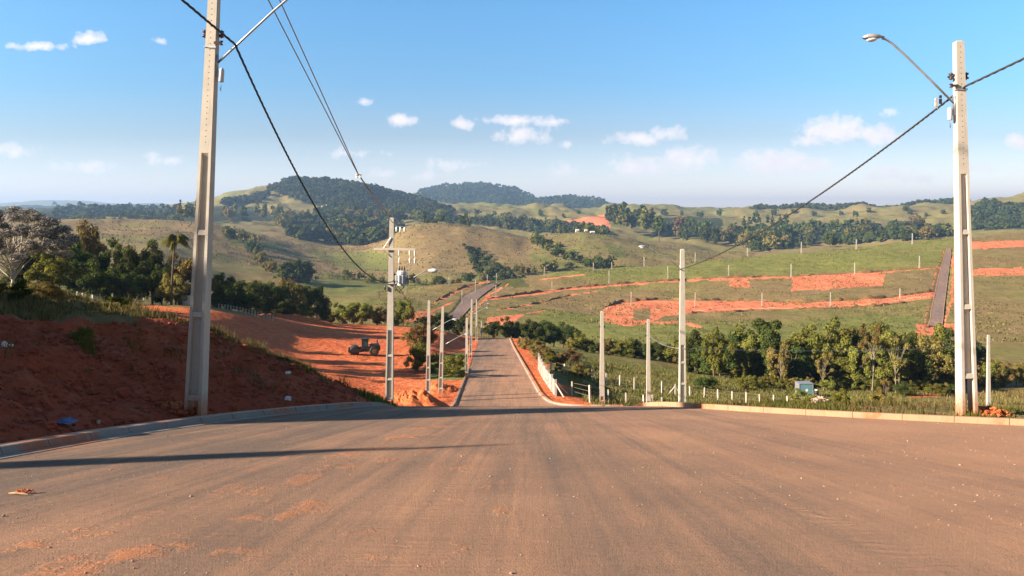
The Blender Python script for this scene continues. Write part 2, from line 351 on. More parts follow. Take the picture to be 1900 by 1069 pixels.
# concrete
def concrete(name, c1, c2, c3):
    m, nt, b = mat(name, .85, .2); tcn = ND(nt, 'ShaderNodeTexCoord'); o = tcn.outputs['Object']
    a = NOISE(nt, o, 2.3, 6, .65); s = NOISE(nt, SCALEV(nt, o, (9, 9, .5)), 1.5, 5, .6); g = NOISE(nt, o, 60, 3)
    c = MIX(nt, RAMP(nt, a, [(.35, 0.), (.65, 1.)]), c1, c2); c = MIX(nt, RAMP(nt, s, [(.5, 0.), (.78, .65)]), c, c3)
    sp = RAMP(nt, g, [(.3, .8), (.6, 1.)]); mm = ND(nt, 'ShaderNodeMix', data_type='RGBA', blend_type='MULTIPLY'); mm.inputs[0].default_value = .6
    LK(nt, c, mm.inputs[6]); LK(nt, sp, mm.inputs[7]); LK(nt, mm.outputs[2], b.inputs['Base Color'])
    if name == 'pole_concrete':
        so_ = ND(nt, 'ShaderNodeSeparateXYZ'); LK(nt, o, so_.inputs[0]); sz = MATH(nt, 'SUBTRACT', .9, so_.outputs[2]); dn = NOISE(nt, o, 7, 5, .7)
        LK(nt, MIX(nt, RAMP(nt, MATH(nt, 'MULTIPLY', sz, MATH(nt, 'ADD', dn, .1)), [(.12, 0.), (.42, .85)]), mm.outputs[2], (.36,.13,.065)), b.inputs['Base Color'])
    ra = ND(nt, 'ShaderNodeAttribute', attribute_name='run')
    if 'kerb' in name or 'gutter' in name:
        fr = MATH(nt, 'FRACT', MATH(nt, 'ADD', ra.outputs['Fac'], .5)); jn = MATH(nt, 'LESS_THAN', fr, .014)
        # earth washed over the kerb in places
        ds = NOISE(nt, SCALEV(nt, o, (.55, .55, .55)), 1.2, 6, .7); c2 = MIX(nt, RAMP(nt, ds, [(.52, 0.), (.60, .85)]), mm.outputs[2], (.40,.13,.06))
        LK(nt, MIX(nt, jn, c2, (.07,.05,.04)), b.inputs['Base Color'])
    BUMP(nt, b, g, .004); return m
M['conc'] = concrete('pole_concrete', (.50,.475,.43), (.43,.41,.37), (.31,.29,.26))
M['conc2'] = concrete('precast_concrete', (.60,.56,.50), (.5,.46,.42), (.4,.3,.24))
M['kerbL'] = concrete('kerb_concrete', (.50,.33,.26), (.42,.28,.22), (.42,.18,.1))
M['kerbR'] = concrete('kerb_concrete_dusty', (.39,.25,.16), (.33,.21,.14), (.40,.17,.09))
M['gutter2'] = concrete('panel_grey', (.40,.38,.35), (.33,.32,.30), (.32,.22,.16))
M['kerbO'] = concrete('kerb_orange_dust', (.56,.32,.18), (.50,.28,.16), (.52,.22,.1))
M['gutter'] = concrete('gutter_concrete', (.30,.27,.25), (.25,.23,.22), (.32,.18,.12))
# land
def land_material():
    m, nt, b = mat('land', .95, .08)
    at = ND(nt, 'ShaderNodeAttribute', attribute_name='mask'); sp = ND(nt, 'ShaderNodeSeparateColor'); LK(nt, at.outputs['Color'], sp.inputs[0])
    soil, green, wood = sp.outputs; pad = at.outputs['Alpha']; geo = ND(nt, 'ShaderNodeNewGeometry'); P = geo.outputs['Position']
    big = NOISE(nt, P, .012, 6, .6); mid = NOISE(nt, P, .11, 6, .62); fine = NOISE(nt, P, 1.4, 6, .65); vf = NOISE(nt, P, 9., 5, .65); tuft = NOISE(nt, SCALEV(nt, P, (1, .5, 1)), .45, 5, .7)
    dry = MIX(nt, RAMP(nt, mid, [(.32, 0.), (.66, 1.)]), (.175,.128,.058), (.25,.180,.088))
    dry = MIX(nt, RAMP(nt, tuft, [(.50, 0.), (.66, .6)]), dry, (.11,.10,.04))
    gr = MIX(nt, RAMP(nt, mid, [(.3, 0.), (.7, 1.)]), (.130,.148,.038), (.215,.215,.062))
    gr = MIX(nt, RAMP(nt, tuft, [(.50, 0.), (.66, .55)]), gr, (.065,.085,.022))
    gf = MATH(nt, 'ADD', green, MATH(nt, 'MULTIPLY', MATH(nt, 'SUBTRACT', big, .5), 1.3)); gf = MATH(nt, 'ADD', gf, MATH(nt, 'MULTIPLY', MATH(nt, 'SUBTRACT', fine, .5), .5))
    c = MIX(nt, RAMP(nt, gf, [(.25, 0.), (.75, 1.)]), dry, gr)
    c = MIX(nt, RAMP(nt, wood, [(.2, 0.), (.8, 1.)]), c, (.035,.045,.018))
    so1 = MIX(nt, RAMP(nt, mid, [(.35, 0.), (.65, 1.)]), (.60,.145,.058), (.74,.225,.095))
    so1 = MIX(nt, RAMP(nt, fine, [(.4, 0.), (.62, .75)]), so1, (.30,.078,.030))
    so1 = MIX(nt, RAMP(nt, vf, [(.55, 0.), (.8, .35)]), so1, (.6,.27,.13))
    bank = MIX(nt, RAMP(nt, mid, [(.35, 0.), (.65, 1.)]), (.32,.066,.032), (.45,.112,.054)); bank = MIX(nt, RAMP(nt, vf, [(.48, 0.), (.66, .8)]), bank, (.20,.045,.024)); bank = MIX(nt, RAMP(nt, fine, [(.56, 0.), (.72, .6)]), bank, (.36,.16,.11))  # bank soil darker than the pad's: the bank's shade is put into its colour
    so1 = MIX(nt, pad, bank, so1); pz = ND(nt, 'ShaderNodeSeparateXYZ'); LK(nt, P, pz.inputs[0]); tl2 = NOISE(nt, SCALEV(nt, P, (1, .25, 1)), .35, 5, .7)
    so1 = MIX(nt, MATH(nt, 'MULTIPLY', MATH(nt, 'GREATER_THAN', pz.outputs[1], 200.), .8), so1, MIX(nt, RAMP(nt, tl2, [(.35, 0.), (.62, 1.)]), (.46,.135,.066), (.70,.255,.145)))
    sf = MATH(nt, 'ADD', soil, MATH(nt, 'MULTIPLY', MATH(nt, 'SUBTRACT', fine, .5), .45)); sf = MATH(nt, 'ADD', sf, MATH(nt, 'MULTIPLY', MATH(nt, 'SUBTRACT', mid, .5), .5))
    py = ND(nt, 'ShaderNodeSeparateXYZ'); LK(nt, P, py.inputs[0]); fr = MATH(nt, 'MULTIPLY', MATH(nt, 'GREATER_THAN', py.outputs[1], 200.), .16)
    tl = NOISE(nt, SCALEV(nt, P, (.5, 1.3, 1)), .28, 6, .72); sf = MATH(nt, 'ADD', sf, MATH(nt, 'MULTIPLY', MATH(nt, 'SUBTRACT', tl, .47), fr))
    sm = RAMP(nt, sf, [(.42, 0.), (.56, 1.)])
    LK(nt, MIX(nt, sm, c, so1), b.inputs['Base Color'])
    h = MATH(nt, 'ADD', MATH(nt, 'MULTIPLY', fine, 1.), MATH(nt, 'MULTIPLY', vf, .35)); h = MATH(nt, 'ADD', h, MATH(nt, 'MULTIPLY', tuft, 2.2)); BUMP(nt, b, h, .22, 1.)
    return m
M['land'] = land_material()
def asphalt_material(name, dusty, shift=0.):
    m, nt, b = mat(name, .88, .25); uv = ND(nt, 'ShaderNodeUVMap', uv_map='flow'); geo = ND(nt, 'ShaderNodeNewGeometry'); P = geo.outputs['Position']; U = uv.outputs[0]
    st1 = NOISE(nt, SCALEV(nt, U, (.55, .03, 1)), 1.6, 5, .62, .3); st2 = NOISE(nt, SCALEV(nt, U, (2.2, .07, 1)), 1.8, 4, .6, .4)
    patch = NOISE(nt, P, .45, 5, .6); fine = NOISE(nt, P, 14, 6, .75); grit = NOISE(nt, P, 55, 4, .75); clod = NOISE(nt, SCALEV(nt, U, (1.2, .5, 1)), 2.2, 6, .72)
    sx_ = ND(nt, 'ShaderNodeSeparateXYZ'); LK(nt, U, sx_.inputs[0])
    lat = MATH(nt, 'MULTIPLY', MATH(nt, 'MINIMUM', MATH(nt, 'MAXIMUM', sx_.outputs[0], -7.), 5.), .038)
    st3 = NOISE(nt, SCALEV(nt, U, (8, .05, 1)), 1.5, 4, .6, .3); far_ = MATH(nt, 'MULTIPLY', MATH(nt, 'GREATER_THAN', sx_.outputs[1], 40.), .13)
    d = MATH(nt, 'ADD', MATH(nt, 'MULTIPLY', st1, .78), MATH(nt, 'MULTIPLY', st2, .42)); d = MATH(nt, 'ADD', d, MATH(nt, 'MULTIPLY', MATH(nt, 'SUBTRACT', st3, .5), .32)); d = MATH(nt, 'ADD', d, far_); d = MATH(nt, 'ADD', d, MATH(nt, 'MULTIPLY', patch, .35)); d = MATH(nt, 'ADD', d, MATH(nt, 'MULTIPLY', fine, .22))
    d = MATH(nt, 'ADD', d, MATH(nt, 'ADD', lat, shift-.285+dusty))
    asp = MIX(nt, RAMP(nt, fine, [(.3, 0.), (.7, 1.)]), (.128,.094,.076), (.185,.136,.107))
    dust = MIX(nt, RAMP(nt, patch, [(.3, 0.), (.7, 1.)]), (.35,.193,.118), (.425,.245,.152))
    c = MIX(nt, RAMP(nt, d, [(.42, 0.), (.80, .92)]), asp, dust)
    zn = MATH(nt, 'SUBTRACT', 1., MATH(nt, 'ABSOLUTE', MATH(nt, 'DIVIDE', MATH(nt, 'ADD', sx_.outputs[0], 1.9), .55)), clamp=True); clod = MATH(nt, 'ADD', clod, MATH(nt, 'MULTIPLY', zn, .07))
    cl = MATH(nt, 'MULTIPLY', RAMP(nt, clod, [(.585, 0.), (.66, 1.)]), RAMP(nt, st1, [(.45, 0.), (.62, .8)]))
    c = MIX(nt, cl, c, (.47,.19,.085))
    g = RAMP(nt, grit, [(.30, .45), (.46, 1.), (.62, 1.), (.76, 1.7)]); mm = ND(nt, 'ShaderNodeMix', data_type='RGBA', blend_type='MULTIPLY'); mm.inputs[0].default_value = .75
    LK(nt, c, mm.inputs[6]); LK(nt, g, mm.inputs[7]); LK(nt, mm.outputs[2], b.inputs['Base Color'])
    # tyre-tread ripples pressed in the dust
    wv = NOISE(nt, SCALEV(nt, U, (1.6, 9, 1)), 1.0, 4, .55, .8)
    wm = MATH(nt, 'MULTIPLY', wv, RAMP(nt, st1, [(.46, 0.), (.60, 2.)]))
    ux = sx_.outputs[0]; trk = None
    for c0, w0 in ((-.92, .15), (1.04, .15), (2.55, .13), (-3.1, .12)):
        q = MATH(nt, 'SUBTRACT', 1., MATH(nt, 'DIVIDE', MATH(nt, 'ABSOLUTE', MATH(nt, 'SUBTRACT', MATH(nt, 'ADD', ux, MATH(nt, 'MULTIPLY', NOISE(nt, SCALEV(nt, U, (0, .12, 0)), 1., 2), .5)), c0+.25)), w0), clamp=True)
        trk = q if trk is None else MATH(nt, 'MAXIMUM', trk, q)
    rip = MATH(nt, 'SINE', MATH(nt, 'ADD', MATH(nt, 'MULTIPLY', sx_.outputs[1], 34.), MATH(nt, 'MULTIPLY', NOISE(nt, SCALEV(nt, U, (2, 1.2, 1)), 1.5, 3), 22.)))
    tm = MATH(nt, 'MULTIPLY', MATH(nt, 'MULTIPLY', trk, RAMP(nt, patch, [(.42, .1), (.6, 1.)])), rip)
    h = MATH(nt, 'ADD', MATH(nt, 'MULTIPLY', grit, 1.2), MATH(nt, 'MULTIPLY', fine, .9)); h = MATH(nt, 'ADD', h, MATH(nt, 'MULTIPLY', tm, .5)); h = MATH(nt, 'ADD', h, MATH(nt, 'MULTIPLY', wm, .55)); h = MATH(nt, 'ADD', h, MATH(nt, 'MULTIPLY', cl, 1.2))
    BUMP(nt, b, h, .012, 1.)
    return m
M['asph'] = asphalt_material('dusty_asphalt', .02)
M['asph2'] = asphalt_material('plain_asphalt', -.30)
M['turned'] = simple('turned_earth', (.20,.095,.045), (.12,.085,.035), .6, .95, bump=.1)
M['palesoil'] = simple('pale_trodden_earth', (.72,.36,.22), (.62,.27,.14), .5, .95)
def far_road_material():
    m, nt, b = mat('far_asphalt', .9, .2); geo = ND(nt, 'ShaderNodeNewGeometry'); P = geo.outputs['Position']
    a = NOISE(nt, SCALEV(nt, P, (.6, .1, .1)), 1., 5, .65); f = NOISE(nt, P, .8, 5, .65)
    c = MIX(nt, RAMP(nt, a, [(.35, 0.), (.65, 1.)]), (.125,.115,.115), (.18,.15,.14)); c = MIX(nt, RAMP(nt, f, [(.44, 0.), (.62, .8)]), c, (.34,.19,.13)); LK(nt, c, b.inputs['Base Color']); return m
M['asph2'] = far_road_material()
M['grit'] = simple('road_grit', (.20,.13,.10), (.42,.33,.27), 40, .9)
def leaf_material(name, c1, c2, c3=None, trans=.25):
    m = bpy.data.materials.new(name); m.use_nodes = True; nt = m.node_tree; nt.nodes.clear()
    at = ND(nt, 'ShaderNodeAttribute', attribute_name='tint'); oi = ND(nt, 'ShaderNodeObjectInfo'); sp = ND(nt, 'ShaderNodeSeparateColor'); LK(nt, at.outputs['Color'], sp.inputs[0])
    c = MIX(nt, sp.outputs[0], c1, c2)
    if c3: c = MIX(nt, RAMP(nt, sp.outputs[1], [(.6, 0.), (.62, 1.)]), c, c3)
    hs = ND(nt, 'ShaderNodeHueSaturation'); LK(nt, c, hs.inputs['Color'])
    LK(nt, MATH(nt, 'ADD', .475, MATH(nt, 'MULTIPLY', oi.outputs['Random'], .04)), hs.inputs['Hue']); LK(nt, MATH(nt, 'ADD', .75, MATH(nt, 'MULTIPLY', oi.outputs['Random'], .5)), hs.inputs['Value'])
    df = ND(nt, 'ShaderNodeBsdfDiffuse'); tr = ND(nt, 'ShaderNodeBsdfTranslucent'); mx = ND(nt, 'ShaderNodeMixShader'); mx.inputs[0].default_value = trans
    LK(nt, hs.outputs[0], df.inputs[0]); LK(nt, hs.outputs[0], tr.inputs[0]); LK(nt, df.outputs[0], mx.inputs[1]); LK(nt, tr.outputs[0], mx.inputs[2])
    o = ND(nt, 'ShaderNodeOutputMaterial'); LK(nt, mx.outputs[0], o.inputs[0]); return m
M['leafdark'] = leaf_material('leaves_dark', (.030,.050,.014), (.095,.125,.034))
M['leafmid'] = leaf_material('leaves_mid', (.07,.09,.02), (.22,.22,.05))
M['leafolive'] = leaf_material('leaves_olive', (.11,.10,.028), (.27,.215,.07))
M['leafpale'] = leaf_material('leaves_pale', (.055,.065,.045), (.17,.165,.145), (.30,.27,.26))
M['leafbrown'] = leaf_material('leaves_brown', (.12,.085,.035), (.22,.15,.07))
M['grass'] = leaf_material('grass_blades', (.055,.055,.020), (.25,.20,.085), None, .3)
M['grassg'] = leaf_material('weed_blades', (.06,.09,.02), (.18,.20,.055), None, .3)
M['wood'] = leaf_material('woodland_canopy', (.018,.034,.013), (.060,.078,.026), None, .1)
M['bark'] = simple('bark', (.13,.095,.065), (.08,.06,.04), 4, .95)
M['barkgrey'] = simple('grey_bark', (.30,.26,.20), (.2,.17,.13), 3, .9)
M['barkpale'] = simple('pale_bark', (.46,.42,.37), (.32,.28,.24), 3, .9)

def soil_material():
    m, nt, b = mat('loose_soil', .95, .08); geo = ND(nt, 'ShaderNodeNewGeometry'); P = geo.outputs['Position']
    a = NOISE(nt, P, 1.2, 6, .65); f = NOISE(nt, P, 9, 5, .65)
    c = MIX(nt, RAMP(nt, a, [(.35, 0.), (.65, 1.)]), (.40,.105,.04), (.55,.18,.075)); c = MIX(nt, RAMP(nt, f, [(.5, 0.), (.8, .5)]), c, (.30,.08,.03))
    LK(nt, c, b.inputs['Base Color']); BUMP(nt, b, f, .08); return m
M['soil'] = soil_material()
M['banksoil'] = simple('bank_clod_earth', (.34,.075,.035), (.22,.05,.026), 3, .95)  # clods share the bank's shade-darkened red
# ------------------------------------------------------------------ the land as one sheet
A = 40.
s_f = np.arange(-.78, .7801, .0026); s_o = np.linspace(.80, 2.2, 50)
S = np.concatenate([-s_o[::-1], s_f, s_o])
YR = np.concatenate([np.arange(-34, 0, 1.), np.arange(0, 10, .4), np.arange(10, 60, .16), np.exp(np.arange(math.log(60), math.log(14000), .0105))])
SG, YG = np.meshgrid(S, YR); XG = SG*(YG+A)
ZG = (base_height(XG.ravel(), YG.ravel())+detail(XG.ravel(), YG.ravel())+CZ).reshape(XG.shape)
PU = U0+F*XG/np.maximum(YG, 12); PV = HZ-(ZG-CZ)*F/np.maximum(YG, 12)
ju = PU+fbm(XG/6, YG/9, 3, 71)*4; jv = PV+fbm(XG/6+9, YG/9, 3, 72)*(3-1.4*(YG > 200))
soil = np.zeros(XG.shape); green = np.full(XG.shape, .45); wood = np.zeros(XG.shape)
def yr(a, b): return (YG >= a) & (YG <= b)
def soft_line(pts, w): return 1-sstep(w*.5, w*1.1, seg_dist(ju, jv, pts)*(1+.8*fbm(XG/5, YG/5, 2, 77)))
def polym(pts): return inpoly(ju, jv, pts).astype(float)
def put(arr, m, v=1.): np.copyto(arr, arr*(1-m)+v*m)
d = bank_d(XG, YG)
nearb = (YG < 60)
W = np.interp(YG, *BW)
put(soil, (sstep(-.2, .0, d)*(1-sstep(.90, 1.02, d/W+fbm(XG*.7, YG*.7, 3, 15)*.35)))*(YG < 52))
# everything around the lower end of the bank and the earth pad
put(soil, polym([(225,569),(285,568),(345,571),(400,577),(450,584),(500,590),(560,595),(640,599),(700,603),(790,607),(885,619),(890,700),(870,790),(560,790),(500,720),(200,640)])*yr(44, 186))
put(soil, (1-sstep(2.0, 3.6, XG-np.interp(YG, [58,174], [2.5,-.6])+fbm(XG*.2, YG*.2, 3, 16)*2))*(XG > xcen(YG))*yr(40, 182))
put(soil, (1-sstep(4, 6.5, np.abs(XG-3)))*yr(50, 64)*(XG > 0))
put(soil, polym([(940,628),(1000,650),(1045,735),(1260,752),(1260,775),(940,770)])*yr(44, 100)*.9)
inn = np.full(XG.shape, 99.); mnear = (YG < 60); inn[mnear] = np.where(inpoly(XG[mnear], YG[mnear], ROADPOLY), -1, 1)*seg_dist(XG[mnear], YG[mnear], KR)
vg = (inn > -1)*(1-sstep(.5, 1.5, inn+fbm(XG*.9, YG*.9, 3, 17)*1.2)); put(soil, vg*(YG < 50))
put(soil, (1-sstep(.3, 2.2, np.abs(XG-xleft(YG))+fbm(XG*.5, YG*.3, 3, 18)*2))*yr(92, 176))
# dry slope right of the pad ; weed patch near the road dip
put(green, polym([(785,655),(880,650),(880,705),(790,700)])*yr(60, 180), .9); put(soil, polym([(785,660),(866,655),(868,705),(795,705)])*yr(60, 175), .15)
# hillside earthworks across the valley
hs = yr(230, 720)
for pts, w in (([(900,556),(990,545),(1060,536),(1180,526),(1330,517),(1470,514),(1600,508),(1745,497)], 3.2), ([(925,575),(1000,563),(1060,548),(1110,540)], 1.6), ([(1000,519),(1090,508)], 1.6), ([(930,590),(1010,577)], 1.2),
               ([(805,562),(860,534),(905,522)], 2.6), ([(740,595),(800,578),(842,560)], 2.2), ([(868,590),(905,548),(945,527)], 1.8), ([(1190,600),(1260,597),(1300,608)], 2.6), ([(1770,470),(1768,500),(1766,560),(1750,600)], 3.4), ([(1752,465),(1738,500),(1728,545),(1716,600)], 1.3)):
    put(soil, soft_line(pts, w)*hs, .85)
for pts in ([(1120,572),(1150,562),(1220,557),(1400,559),(1500,562),(1640,554),(1736,541),(1736,552),(1600,570),(1400,576),(1290,580),(1235,586),(1210,598),(1165,606),(1125,598)], [(1470,515),(1642,508),(1636,531),(1470,540)], [(1352,521),(1390,520),(1391,534),(1354,532)],
            [(1796,499),(1960,497),(1960,512),(1796,510)], [(1796,449),(1960,443),(1960,458),(1796,462)], [(1700,600),(1730,603),(1785,600),(1790,620),(1700,622)], [(905,588),(972,584),(955,598),(925,606),(900,604)], [(745,580),(800,576),(806,592),(750,600)]):
    put(soil, polym(pts)*yr(230, 800), 1.)
put(soil, polym([(1172,574),(1206,572),(1204,596),(1176,594)])*hs, 0.); put(green, polym([(1172,574),(1206,572),(1204,596),(1176,594)])*hs, .2)
put(soil, soft_line([(1690,735),(1800,730),(1960,733)], 3.5)*yr(85, 160), .9)
put(soil, polym([(1020,417),(1060,406),(1130,397),(1135,422),(1060,418)])*yr(1300, 3200), .62)
put(soil, soft_line([(748,436),(790,440)], 2)*yr(800, 1100), .5)
# greener or drier fields
hl = sstep(0, 1, (520-PV)/10)*(PU > 1000)*hs
put(green, np.clip(hl, 0, 1), .80)
put(green, polym([(1000,545),(1750,500),(1740,545),(1200,552),(1120,570),(1100,600),(1000,590)])*hs, .28); put(green, (PU > 1775)*(PV < 640)*hs*1., .30)
put(green, polym([(1210,600),(1700,585),(1700,640),(1210,640),(1000,640),(1000,570)])*yr(200,700), .75)
put(green, yr(60, 200)*(PU > 1000)*1., .55); put(green, yr(60, 200)*(PU > 1650)*1., .35)
put(green, yr(700, 1200)*1., .27); put(green, yr(700, 1250)*(PU > 985)*1., .42); put(green, polym([(600,508),(760,520),(1000,520),(1000,545),(600,560)])*yr(480, 800), .8)
put(green, yr(1200, 2300)*1., .52); put(green, (YG > 2300)*1., .62)
put(green, (d > 0)*(YG < 60)*1., .3)
WOODS = [([(500,350),(540,336),(620,338),(700,352),(760,368),(835,390),(835,404),(700,402),(640,393),(600,386),(560,374),(520,362)], 1900, 3000), ([(780,350),(900,340),(960,352),(1000,372),(1060,366),(1120,372),(1132,394),(960,386),(860,386),(780,366)], 3400, 5200),
         ([(330,395),(400,380),(470,384),(500,395),(520,410),(330,412)], 1200, 2500), ([(1790,395),(1830,378),(1900,386),(1960,390),(1960,425),(1790,428)], 1300, 2500), ([(0,380),(330,386),(330,412),(0,412)], 1500, 6000), ([(1200,405),(1340,400),(1340,440),(1220,440)], 1100, 2000)]
for pts, a, b in WOODS: put(wood, polym(pts)*yr(a, b), 1.)
put(wood, np.clip((YG-3200)/1000, 0, 1)*np.clip(fbm(XG/300, YG/300, 3, 88)*3+.3, 0, 1)*(YG < 6000), .8)
put(wood, yr(100, 190)*polym([(0,470),(600,540),(600,640),(0,600)])*(PV < 560)*.8, 1.)
for pts, w_, a_ in (([(862,458),(885,462),(925,492),(975,522),(985,534),(900,534),(880,500)], .55, .9), ([(1120,455),(1150,458),(1170,478),(1140,480)], .45, .9), ([(610,514),(735,516),(735,552),(610,556)], .35, 1.), ([(985,470),(1060,490),(1110,500),(1080,506),(990,486)], .4, .8), ([(415,440),(520,452),(540,470),(430,456)], .4, .8), ([(560,462),(730,470),(725,505),(640,500)], .35, .8)):
    put(green, polym(pts)*yr(430, 1300), a_); put(wood, polym(pts)*yr(430, 1300), w_)  # scrub ground; gully and flat shadow also painted into this dark green
n1_, n2_ = XG.shape; idx = np.arange(n1_*n2_).reshape(n1_, n2_)
Fq = np.stack([idx[:-1, :-1], idx[:-1, 1:], idx[1:, 1:], idx[1:, :-1]], -1).reshape(-1, 4)
padm = sstep(0, 1, (YG-44)/8+fbm(XG*.3, YG*.3, 2, 19)); padm = np.maximum(padm, (XG > -3)*1.)  # blends the shade-darkened bank soil into the brighter pad soil
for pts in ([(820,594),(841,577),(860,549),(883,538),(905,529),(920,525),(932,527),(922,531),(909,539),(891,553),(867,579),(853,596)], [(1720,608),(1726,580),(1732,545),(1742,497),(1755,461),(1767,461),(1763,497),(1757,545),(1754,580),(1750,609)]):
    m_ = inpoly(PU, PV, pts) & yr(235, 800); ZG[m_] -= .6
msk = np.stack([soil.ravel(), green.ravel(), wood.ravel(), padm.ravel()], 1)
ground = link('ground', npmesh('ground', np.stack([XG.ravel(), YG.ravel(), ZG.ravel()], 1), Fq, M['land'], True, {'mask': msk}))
tag(ground, kind='structure')

# ------------------------------------------------------------------ roads, kerbs
def road_mesh(name, rows, matn, lift=.0):
    """rows: list of (list of (x,y)) across; all the same length"""
    R = np.array(rows, float); a, b = R.shape[:2]; X = R[..., 0].ravel(); Y = R[..., 1].ravel(); Z = base_height(X, Y)+CZ+lift
    if Y.min() > 200: Z = height(X, Y)+lift
    idx = np.arange(a*b).reshape(a, b); fq = np.stack([idx[:-1, :-1], idx[:-1, 1:], idx[1:, 1:], idx[1:, :-1]], -1).reshape(-1, 4)
    me = npmesh(name, np.stack([X, Y, Z], 1), fq, matn, True)
    Uf = (X-1.)/(1+.05*np.clip(26-Y, 0, 22)); uvs = np.stack([Uf, Y], 1)
    if Y.min() > 200: uvs = np.stack([X, Y], 1)
    uv = me.uv_layers.new(name='flow'); li = fq.ravel(); uv.data.foreach_set('uv', uvs[li].astype(np.float32).ravel())
    return tag(link(name, me), kind='structure')
_KR = np.array(KR)
def xright(Y):
    if Y > 47: return float(np.interp(Y, [47, 58.2, 61, 66, 80, 110, 140, 174], [8, 3.3, 2.75, 2.35, 1.95, 1.1, .25, -.63]))
    if Y >= 42: return 6.0
    if Y < 0: return 34
    return min(34., float(np.interp(Y, _KR[1:13, 1], _KR[1:13, 0])))
rows = []
Ys = np.concatenate([np.arange(-34, 60, .4), np.arange(60, 178, 1.)])
for Y in Ys:
    a = float(xleft(Y))-.05; b = xright(Y)+.05
    if Y > 174: a, b = float(xcen(Y))-3.5, float(xcen(Y))+3.5
    rows.append([(a+(b-a)*t, Y) for t in np.linspace(0, 1, 60)])
road_mesh('road', rows, M['asph'], 0.0)
rows = [[(8+(34-8)*t, 46.6+(55.9-46.6)*s) for t in np.linspace(0, 1, 30)] for s in np.linspace(0, 1, 14)]
# far roads on the opposite hillside
def px_road(name, edge, ymin=235, sub=7, across=4):
    E = []
    for i in range(len(edge)-1):
        for t in np.linspace(0, 1, sub, endpoint=False):
            q = [edge[i][k]*(1-t)+edge[i+1][k]*t for k in range(4)]; E.append(q)
    E.append(edge[-1]); rr = []
    for l, lp, r, rp in E:
        a = hit(l, lp, ymin); b = hit(r, rp, ymin)
        rr.append([(a[0]+(b[0]-a[0])*t, a[1]+(b[1]-a[1])*t) for t in np.linspace(0, 1, across)])
    return road_mesh(name, rr, M['asph2'], .08)
def px_kerb(edge, side, ymin=235):
    mb = MB(); L = []
    for i in range(len(edge)-1):
        for t in np.linspace(0, 1, 8, endpoint=(i == len(edge)-2)):
            u = edge[i][0]*(1-t)+edge[i+1][0]*t; v = edge[i][1]*(1-t)+edge[i+1][1]*t; x, Y, z = hit(u, v, ymin); L.append((x, Y, gz(x, Y)-.02))
    mb.tube(L, .22, 6); tag(mb.build('kerb', M['kerbR']), kind='structure')
px_kerb([(1722,604),(1727,590),(1728,575),(1735,545),(1740,520),(1746,497),(1752,478),(1757,461)], 1)
px_kerb([(1748,606),(1750,591),(1751,576),(1755,545),(1758,520),(1761,497),(1764,478),(1765,461)], 1)
px_kerb([(851,594),(866,578),(890,552),(908,538),(921,530),(932,524)], 1)
px_road('road_hillside', [(822,592,852,594),(843,577,865,578),(862,549,889,552),(885,538,907,538),(906,529,920,530),(922,525,928,526)])
def px_ridge(name, pts, w, h, matn, ymin=235, seed=1):
    # a long low bank of turned earth draped on the hillside
    V = []; fs = []; L = []
    for a, b in zip(pts[:-1], pts[1:]):
        n = max(2, int(abs(b[0]-a[0])/2.2))
        for i in range(n):
            t = i/n; x, Y, z = hit(a[0]*(1-t)+b[0]*t, a[1]*(1-t)+b[1]*t, ymin); L.append((x, Y))
    L = np.array(L)
    for _ in range(4): L[1:-1] = (L[:-2]+2*L[1:-1]+L[2:])/4
    hh = h*(.75+fbm(L[:, 0]*.25, L[:, 1]*.25, 3, seed)*1.6); k = np.arange(len(L))
    for j, (o, q) in enumerate(((-w, -.3), (-w*.35, .75), (0, 1.), (w*.5, .7), (w*1.2, -.3))):
        Yq = L[:, 1]+o+fbm(L[:, 0]*.5, L[:, 1]*.5, 2, seed+j)*w*.5; V.append(np.stack([L[:, 0], Yq, height(L[:, 0], Yq)+np.where(q > 0, hh*q, q)], 1))
    V = np.stack(V, 1).reshape(-1, 3); n = len(L); fq = [(i*5+j, (i+1)*5+j, (i+1)*5+j+1, i*5+j+1) for i in range(n-1) for j in range(4)]
    tag(link(name, npmesh(name, V, np.array(fq), matn, False)), kind='structure')
px_ridge('terrace_bank', [(1122,571),(1150,561),(1220,556),(1400,558),(1500,561),(1640,553),(1730,541)], 1.6, 1.1, M['turned'], seed=91)
px_ridge('terrace_bank', [(905,555),(990,544),(1060,535),(1180,525),(1330,516),(1470,513),(1600,507),(1738,497)], 1.5, 1.0, M['turned'], seed=92)
px_ridge('terrace_bank', [(1285,582),(1400,577),(1600,571),(1700,560)], 1.2, .8, M['turned'], seed=93)
px_ridge('terrace_bank', [(808,560),(835,545),(862,533),(900,522)], 1.2, .9, M['turned'], seed=94)
px_ridge('terrace_bank', [(928,575),(1000,563),(1060,548)], 1.0, .7, M['turned'], seed=95)
px_ridge('terrace_track', [(1285,577),(1400,573),(1500,572),(1600,566),(1735,549)], 1.1, .12, M['palesoil'], seed=96)
px_road('road_steep', [(1723,604,1747,606),(1728,590,1749,591),(1729,575,1750,576),(1736,545,1754,546),(1741,520,1757,520),(1747,497,1760,497),(1753,478,1763,478),(1758,461,1764,461)])
